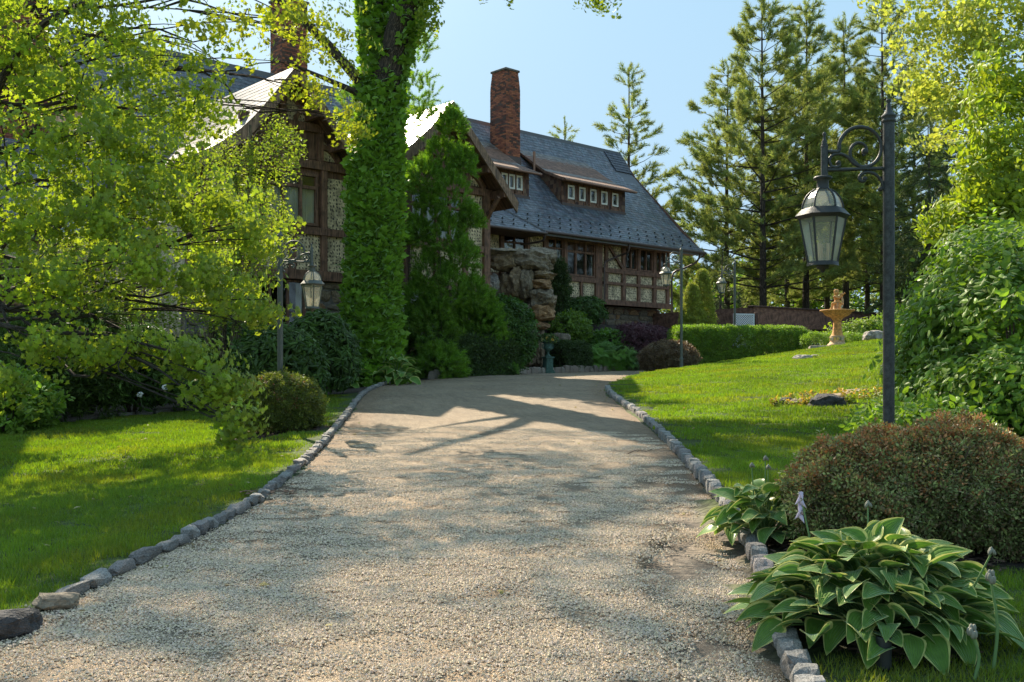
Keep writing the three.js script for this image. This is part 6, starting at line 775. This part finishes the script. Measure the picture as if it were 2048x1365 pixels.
// ---------------------------------------------------------------- fountain with a seated child
{
  const d = 33, base = V(atPx(1675, d), P(0, 696, d).y, -d), t = thing('fountain', 'terracotta pedestal fountain topped by a seated child figure', 'fountain', base, -0.25); part('plinth', boxUV(new RoundedBoxGeometry(1.5, 0.5, 1.3, 1, 0.03).translate(-0.15, -0.19, 0)), M.paleStone, t);
  const m = 1.0; part('foot', boxUV(lathe([[0.001, 0.06], [0.33, 0.06], [0.33, 0.1], [0.29, 0.13], [0.25, 0.17], [0.23, 0.2], [0.24, 0.21], [0.24, 0.38], [0.215, 0.4]], 8)), M.terracottaPale, t); part('pedestal', boxUV(lathe([[0.215, 0.4], [0.18, 0.45], [0.145, 0.6], [0.13, 0.78], [0.135, 0.88], [0.16, 0.95], [0.21, 1.0], [0.25, 1.03]], 8)), M.terracotta, t); part('basin', boxUV(lathe([[0.001, 1.03], [0.25, 1.03], [0.34, 1.06], [0.42, 1.12], [0.46, 1.19], [0.55, 1.22], [0.57, 1.24], [0.56, 1.265], [0.5, 1.26], [0.42, 1.2], [0.25, 1.12], [0.001, 1.1]], 40)), M.terracotta, t); part('water', new THREE.CylinderGeometry(0.47, 0.47, 0.01, 30).translate(0, 1.225, 0), M.glass, t);
  const tile = [std(C(0.55, 0.4, 0.06), 0.6), std(C(0.12, 0.2, 0.08), 0.6), std(C(0.5, 0.45, 0.34), 0.6)]; for (let i = 0; i < 16; i++) { const a = i / 16 * 6.283, q = part('relief_tile', new RoundedBoxGeometry(0.05, 0.09, 0.016, 1, 0.006), tile[i % 3], t); q.position.set(Math.sin(a) * 0.237, 0.295, Math.cos(a) * 0.237); q.rotation.y = a; }
  // the child: one body, built from tapering limbs
  const bones = [[[0, 0.3, 0], [-0.02, 0.44, 0], 0.085, 0.075], [[-0.02, 0.44, 0], [-0.02, 0.5, 0], 0.06, 0.035], [[-0.03, 0.565, 0], [-0.025, 0.585, 0], 0.068, 0.066], [[0.02, 0.555, 0.02], [0.05, 0.55, 0.02], 0.025, 0.016], [[-0.09, 0.45, 0.05], [0.03, 0.40, 0.11], 0.033, 0.028], [[0.03, 0.40, 0.11], [0.12, 0.49, 0.06], 0.027, 0.02], [[0.05, 0.45, -0.07], [0.13, 0.41, -0.07], 0.033, 0.027], [[0.13, 0.41, -0.07], [0.15, 0.49, 0.0], 0.026, 0.02], [[0.0, 0.29, 0.05], [-0.13, 0.24, 0.13], 0.055, 0.042], [[-0.13, 0.24, 0.13], [-0.17, 0.10, 0.12], 0.04, 0.026], [[-0.17, 0.09, 0.12], [-0.22, 0.07, 0.15], 0.026, 0.02], [[0.02, 0.29, -0.03], [0.09, 0.25, 0.12], 0.055, 0.042], [[0.09, 0.25, 0.12], [0.05, 0.12, 0.15], 0.04, 0.026], [[0.05, 0.11, 0.15], [0.07, 0.09, 0.2], 0.026, 0.02], [[-0.05, 0.62, 0], [0.0, 0.63, -0.02], 0.05, 0.05]];
  const sd = (p, a, b, r0, r1) => { const ab = [b[0] - a[0], b[1] - a[1], b[2] - a[2]], ap = [p[0] - a[0], p[1] - a[1], p[2] - a[2]], k = clamp((ap[0] * ab[0] + ap[1] * ab[1] + ap[2] * ab[2]) / (ab[0] ** 2 + ab[1] ** 2 + ab[2] ** 2 + 1e-9), 0, 1); return Math.hypot(ap[0] - ab[0] * k, ap[1] - ab[1] * k, ap[2] - ab[2] * k) - lerp(r0, r1, k); };
  const N = 64, mc = new MarchingCubes(N, M.terracotta, false, false, 60000); mc.isolation = 0; const half = 0.36; for (let z = 0; z < N; z++) for (let y = 0; y < N; y++) for (let x = 0; x < N; x++) { const p = [((x - N / 2) / (N / 2)) * half - 0.02, ((y - N / 2) / (N / 2)) * half + 0.36, ((z - N / 2) / (N / 2)) * half + 0.04]; let s = 9; for (const [a, b, r0, r1] of bones) { const e = sd(p, a, b, r0, r1), kk = 0.025, h = clamp(0.5 + 0.5 * (s - e) / kk, 0, 1); s = lerp(s, e, h) - kk * h * (1 - h); } mc.field[x + y * N + z * N * N] = -s; }
  mc.update(); const cnt = mc.count, g = new THREE.BufferGeometry(), ps = new Float32Array(cnt * 3); for (let i = 0; i < cnt; i++) { ps[i * 3] = mc.positionArray[i * 3] * half - 0.02; ps[i * 3 + 1] = mc.positionArray[i * 3 + 1] * half + 0.36; ps[i * 3 + 2] = mc.positionArray[i * 3 + 2] * half + 0.04; } g.setAttribute('position', new THREE.BufferAttribute(ps, 3)); g.computeVertexNormals(); const fig = part('child_figure', boxUV(g), M.terracotta, t); fig.position.y = 1.2; fig.scale.setScalar(1.12);
  part('seat_block', boxUV(lathe([[0.001, 1.13], [0.2, 1.13], [0.2, 1.2], [0.17, 1.23], [0.14, 1.26], [0.13, 1.46], [0.15, 1.5], [0.001, 1.5]], 8)), M.terracottaPale, t); part('jug', boxUV(lathe([[0.001, -0.09], [0.03, -0.085], [0.055, -0.04], [0.05, 0.02], [0.022, 0.06], [0.02, 0.09], [0.035, 0.11], [0.03, 0.11], [0.015, 0.09]], 14).rotateZ(-1.15).translate(0.15, 1.78, 0.04)), M.terracotta, t); part('drapery', boxUV(tube([V(0.12, 1.72, -0.02), V(0.16, 1.6, -0.02), V(0.17, 1.42, -0.02)], 0.05, 0.035, 8, 8)), M.terracottaPale, t); void m;
}
// ---------------------------------------------------------------- garage
{
  const o = V(10.35, 0, -42.2), t = thing('garage', 'long low brown garage with dark panelled doors and flat roof', 'garage', o, Math.atan2(HD, HX) - 0.12), y1 = 4.35, sh = new THREE.Shape([[0, 0.8], [22, 0.8], [22, y1], [0, y1]].map(p => new THREE.Vector2(...p))), doors = [[0.9, 3.3], [3.9, 6.3], [6.9, 9.3], [9.9, 12.3], [12.9, 15.3], [15.9, 18.3]]; for (const [a, b] of doors) sh.holes.push(new THREE.Path([[a, 0.9], [b, 0.9], [b, 3.5], [a, 3.5]].map(p => new THREE.Vector2(...p))));
  part('wall', boxUV(new THREE.ExtrudeGeometry(sh, { depth: 0.25, bevelEnabled: false }).translate(0, 0, -0.25)), M.garageWall, t); part('roof', bx(0.02, 22, y1 - 0.2, y1 - 0.05, -7, -0.26), M.deck, t); part('end_wall', boxUV(bx(0, 0.25, 0.8, y1, -7, -0.26)), M.garageWall, t); part('coping', rbx(-0.06, 22, y1, y1 + 0.07, -0.3, 0.06), M.garageDoor, t);
  for (const [a, b] of doors) { const dr = new THREE.Group(); dr.name = 'garage_door'; t.add(dr); for (let k = 0; k < 4; k++) { const pn = part('door_panel', rbx(a + 0.02, b - 0.02, 0.92 + k * 0.645, 0.92 + k * 0.645 + 0.63, -0.2, -0.14, 0.015), M.garageDoor, dr); void pn; } }
  // white lattice screen at its end
  const l = thing('lattice_screen', 'white lattice panel at the end of the garage', 'trellis', P(1488, 660, 41), 0.25); const w = 0.48, h0 = 0.1, h1 = 0.62; part('frame', merge([bx(-w, w, h1, h1 + 0.05, -0.02, 0.02), bx(-w, w, h0 - 0.9, h0, -0.02, 0.02), bx(-w, -w + 0.05, h0, h1, -0.02, 0.02), bx(w - 0.05, w, h0, h1, -0.02, 0.02)]), M.lattice, l); for (let i = -7; i <= 12; i++) for (const s of [-1, 1]) { const c = -w + i * 0.1, a = V(s > 0 ? c : c + 0.52, h0, s * 0.006), b = V(s > 0 ? c + 0.52 : c, h1, s * 0.006); const cl = (p, q) => { const f = (x) => (x - p.x) / (q.x - p.x); let t0 = 0, t1 = 1; const lo = f(-w + 0.03), hi = f(w - 0.03); t0 = Math.max(t0, Math.min(lo, hi)); t1 = Math.min(t1, Math.max(lo, hi)); return t1 > t0 + 0.05 ? [p.clone().lerp(q, t0), p.clone().lerp(q, t1)] : null; }, e = cl(a, b); if (e) part('slat', bar(e[0], e[1], 0.028, 0.008), M.lattice, l); }
  part('post', rbx(w + 0.02, w + 0.14, -0.9, 0.72, -0.06, 0.06), M.garageDoor, l);
}
// ---------------------------------------------------------------- stones, outcrop, litter
{
  const lone = (label, x, d, w, h, z, mat, seed, sink = 0.4, o = {}) => { const b = thing('stone', label, 'rock', Hv(x, d, h * (1 - 2 * sink))); part('boulder', rock(seed, w, h, z, { detail: 4, boxy: 0.4, rough: 0.25, ...o }), mat, b); };
  lone('dark mossy rock at the drive edge in the lower left corner', -2.68, 5.12, 0.21, 0.11, 0.18, M.darkStone, 301, 0.45); lone('flat grey slab next to the dark corner rock', -2.56, 5.55, 0.13, 0.05, 0.1, M.fieldstoneGrey, 302, 0.3);
  lone('large flat brown ledge rock in the sunlit lawn', atPx(1690, 15.7), 15.8, 0.6, 0.12, 0.34, M.fieldstone, 303, 0.5); lone('broad flat ledge showing through the lawn', atPx(1720, 16.3), 16.3, 0.55, 0.1, 0.3, M.fieldstone, 313, 0.42); lone('low brown ledge at the near side of the outcrop', atPx(1625, 15.9), 15.9, 0.4, 0.08, 0.24, M.fieldstone, 314, 0.42); lone('dark split rock below the lawn ledge', atPx(1655, 15.1), 15.1, 0.28, 0.17, 0.22, M.darkStone, 304, 0.35); lone('small dark rock at the end of the lawn ledge', atPx(1570, 16), 16, 0.16, 0.1, 0.14, M.darkStone, 305, 0.35);
  lone('pale flat stone in the upper lawn', atPx(1606, 27), 27, 0.28, 0.1, 0.22, M.paleStone, 306, 0.35); lone('small pale stone beside the flat one in the upper lawn', atPx(1632, 27.2), 27.2, 0.16, 0.06, 0.14, M.paleStone, 307, 0.35); lone('pale stone on the lawn beside the near lamp post', atPx(1752, 31), 31, 0.4, 0.26, 0.3, M.paleStone, 308, 0.3);
  const twig = thing('fallen_twig', 'small dead twig lying on the gravel drive', 'twig', V(atPx(1275, 11.9), interp(PROFILE, 11.9), -11.9)); part('stem', tube([V(-0.12, 0.0, 0), V(0, 0.05, 0.02), V(0.1, 0.03, 0), V(0.17, 0.06, 0.03)], 0.006, 0.003, 5, 8), M.twig, twig); for (let i = 0; i < 4; i++) part('branchlet', tube([V(-0.05 + i * 0.05, 0.03, 0.01), V(-0.02 + i * 0.06, 0.06, (i % 2 ? 1 : -1) * 0.06)], 0.004, 0.002, 4, 2), M.twig, twig);
  const r = rng(71), T = [S.fresh[0]]; const items = []; for (let i = 0; i < 300; i++) { const a = r() * 6.28, q = Math.sqrt(r()), x = atPx(1690, 15.8) + Math.cos(a) * 1.15 * q, d = 15.9 + Math.sin(a) * 0.75 * q, k = 0.8 + 0.4 * r(); items.push({ p: Hv(x, d), y: V(0, 1, 0).addScaledVector(dirR(r), 0.5).normalize(), s: 0.35 + 0.25 * r(), c: r() < 0.45 ? [k * 1.9, k * 0.75, k * 1.6] : [k * 1.1, k * 0.85, k] }); } scatter('leaves', stuff('ground_cover', 'scrubby ground cover creeping round the lawn ledge rocks', 'ground cover'), T, L.fresh, items);
  // fallen leaves on the drive and lawn
  const fall = [0, 1].map(k => { const G = new Tri(); addLeaf(G, k ? 'ovate' : 'maple', V(0, 0, 0), V(1, 0.1, 0), V(0, 1, 0.2), 0.06, k ? [0.3, 0.2, 0.07] : [0.36, 0.3, 0.08]); return G.geo(); }), fl = []; for (let i = 0; i < 260; i++) { const t = 0.75 * Math.pow(r(), 0.7), e = r() < 0.6 ? (r() < 0.5 ? 0.02 + 0.1 * r() : 0.98 - 0.1 * r()) : r(), p = driveAt(t, e); p.y += 0.012; fl.push({ p, y: V(0, 1, 0).addScaledVector(dirR(r), 0.25).normalize(), s: 0.5 + 0.6 * r(), a: r() * 6.28 }); } for (let i = 0; i < 240; i++) { const x = -9 + 19 * r(), d = 4 + 24 * r(); if (lawn(x, d)) fl.push({ p: Hv(x, d, 0.045), y: V(0, 1, 0).addScaledVector(dirR(r), 0.4).normalize(), s: 0.6 + 0.6 * r(), a: r() * 6.28 }); } scatter('leaves', stuff('fallen_leaves', 'scattered dry fallen leaves on gravel and grass', 'leaves'), fall, L.petal, fl);
  // mulch chips under the barberry and in the beds
  const chip = [1, 2].map(s => { const q = rng(s * 7), G = new Tri(); for (let i = 0; i < 70; i++) { const x = (q() - 0.5) * 0.5, z = (q() - 0.5) * 0.5, a = q() * 6.28, l = 0.012 + 0.025 * q(), w = 0.005 + 0.006 * q(), y = 0.004 + 0.014 * q(), k = 0.6 + 0.8 * q(), ca = Math.cos(a), sa = Math.sin(a); G.quad([x - ca * l + sa * w, y, z - sa * l - ca * w], [x + ca * l + sa * w, y + 0.012 * (q() - 0.5), z + sa * l - ca * w], [x + ca * l - sa * w, y + 0.004, z + sa * l + ca * w], [x - ca * l - sa * w, y + 0.006, z - sa * l + ca * w], [0.11 * k, 0.065 * k, 0.042 * k]); } return G.geo(); }), mulch = []; for (let i = 0; i < 900; i++) { const x = -5.5 + 11 * r(), d = 3.6 + 13 * r(); if (inDrive(x, d) || lawn(x, d)) continue; mulch.push({ p: Hv(x, d, 0.002), s: 1.1, a: r() * 6.28 }); } scatter('chips', stuff('mulch', 'brown bark mulch under the barberry and the hostas', 'mulch'), chip, std(C(1, 1, 1), 0.95, { vertexColors: true, side: THREE.DoubleSide }), mulch);
}
// white blossoms in the shaded bed
{ const spots = [[10, 835, 18.2], [62, 800, 19.4], [280, 790, 20.3], [330, 775, 20.3], [565, 665, 20.2], [480, 735, 20.8]], mat = std(C(0.75, 0.72, 0.7), 0.9); spots.forEach(([px, py, d], i) => { const t = thing('hydrangea_bloom', ['white bloom at the left edge of the bed', 'white bloom in the low leafy shrub', 'white bloom under the maple boughs', 'pale bloom beside the bough tip', 'white bloom by the lamp column', 'white bloom at the birch foot'][i], 'flower', P(px, py, d)); const r = rng(i + 5), g = []; for (let k = 0; k < 26; k++) { const q = dirR(r); g.push(new THREE.CircleGeometry(0.022, 5).lookAt(q).translate(q.x * 0.07, q.y * 0.055, q.z * 0.07)); } part('florets', merge(g), new THREE.MeshStandardMaterial({ color: mat.color, roughness: 0.9, side: THREE.DoubleSide }), t, STUFF); part('stem', tube([V(0, -0.02, 0), V(0.02, -0.25, -0.05)], 0.005, 0.005, 4, 2), stalkMat, t); }); }
scene.traverse(o => { if (o.isMesh) { o.castShadow = true; o.receiveShadow = true; } });
renderer.render(scene, camera);
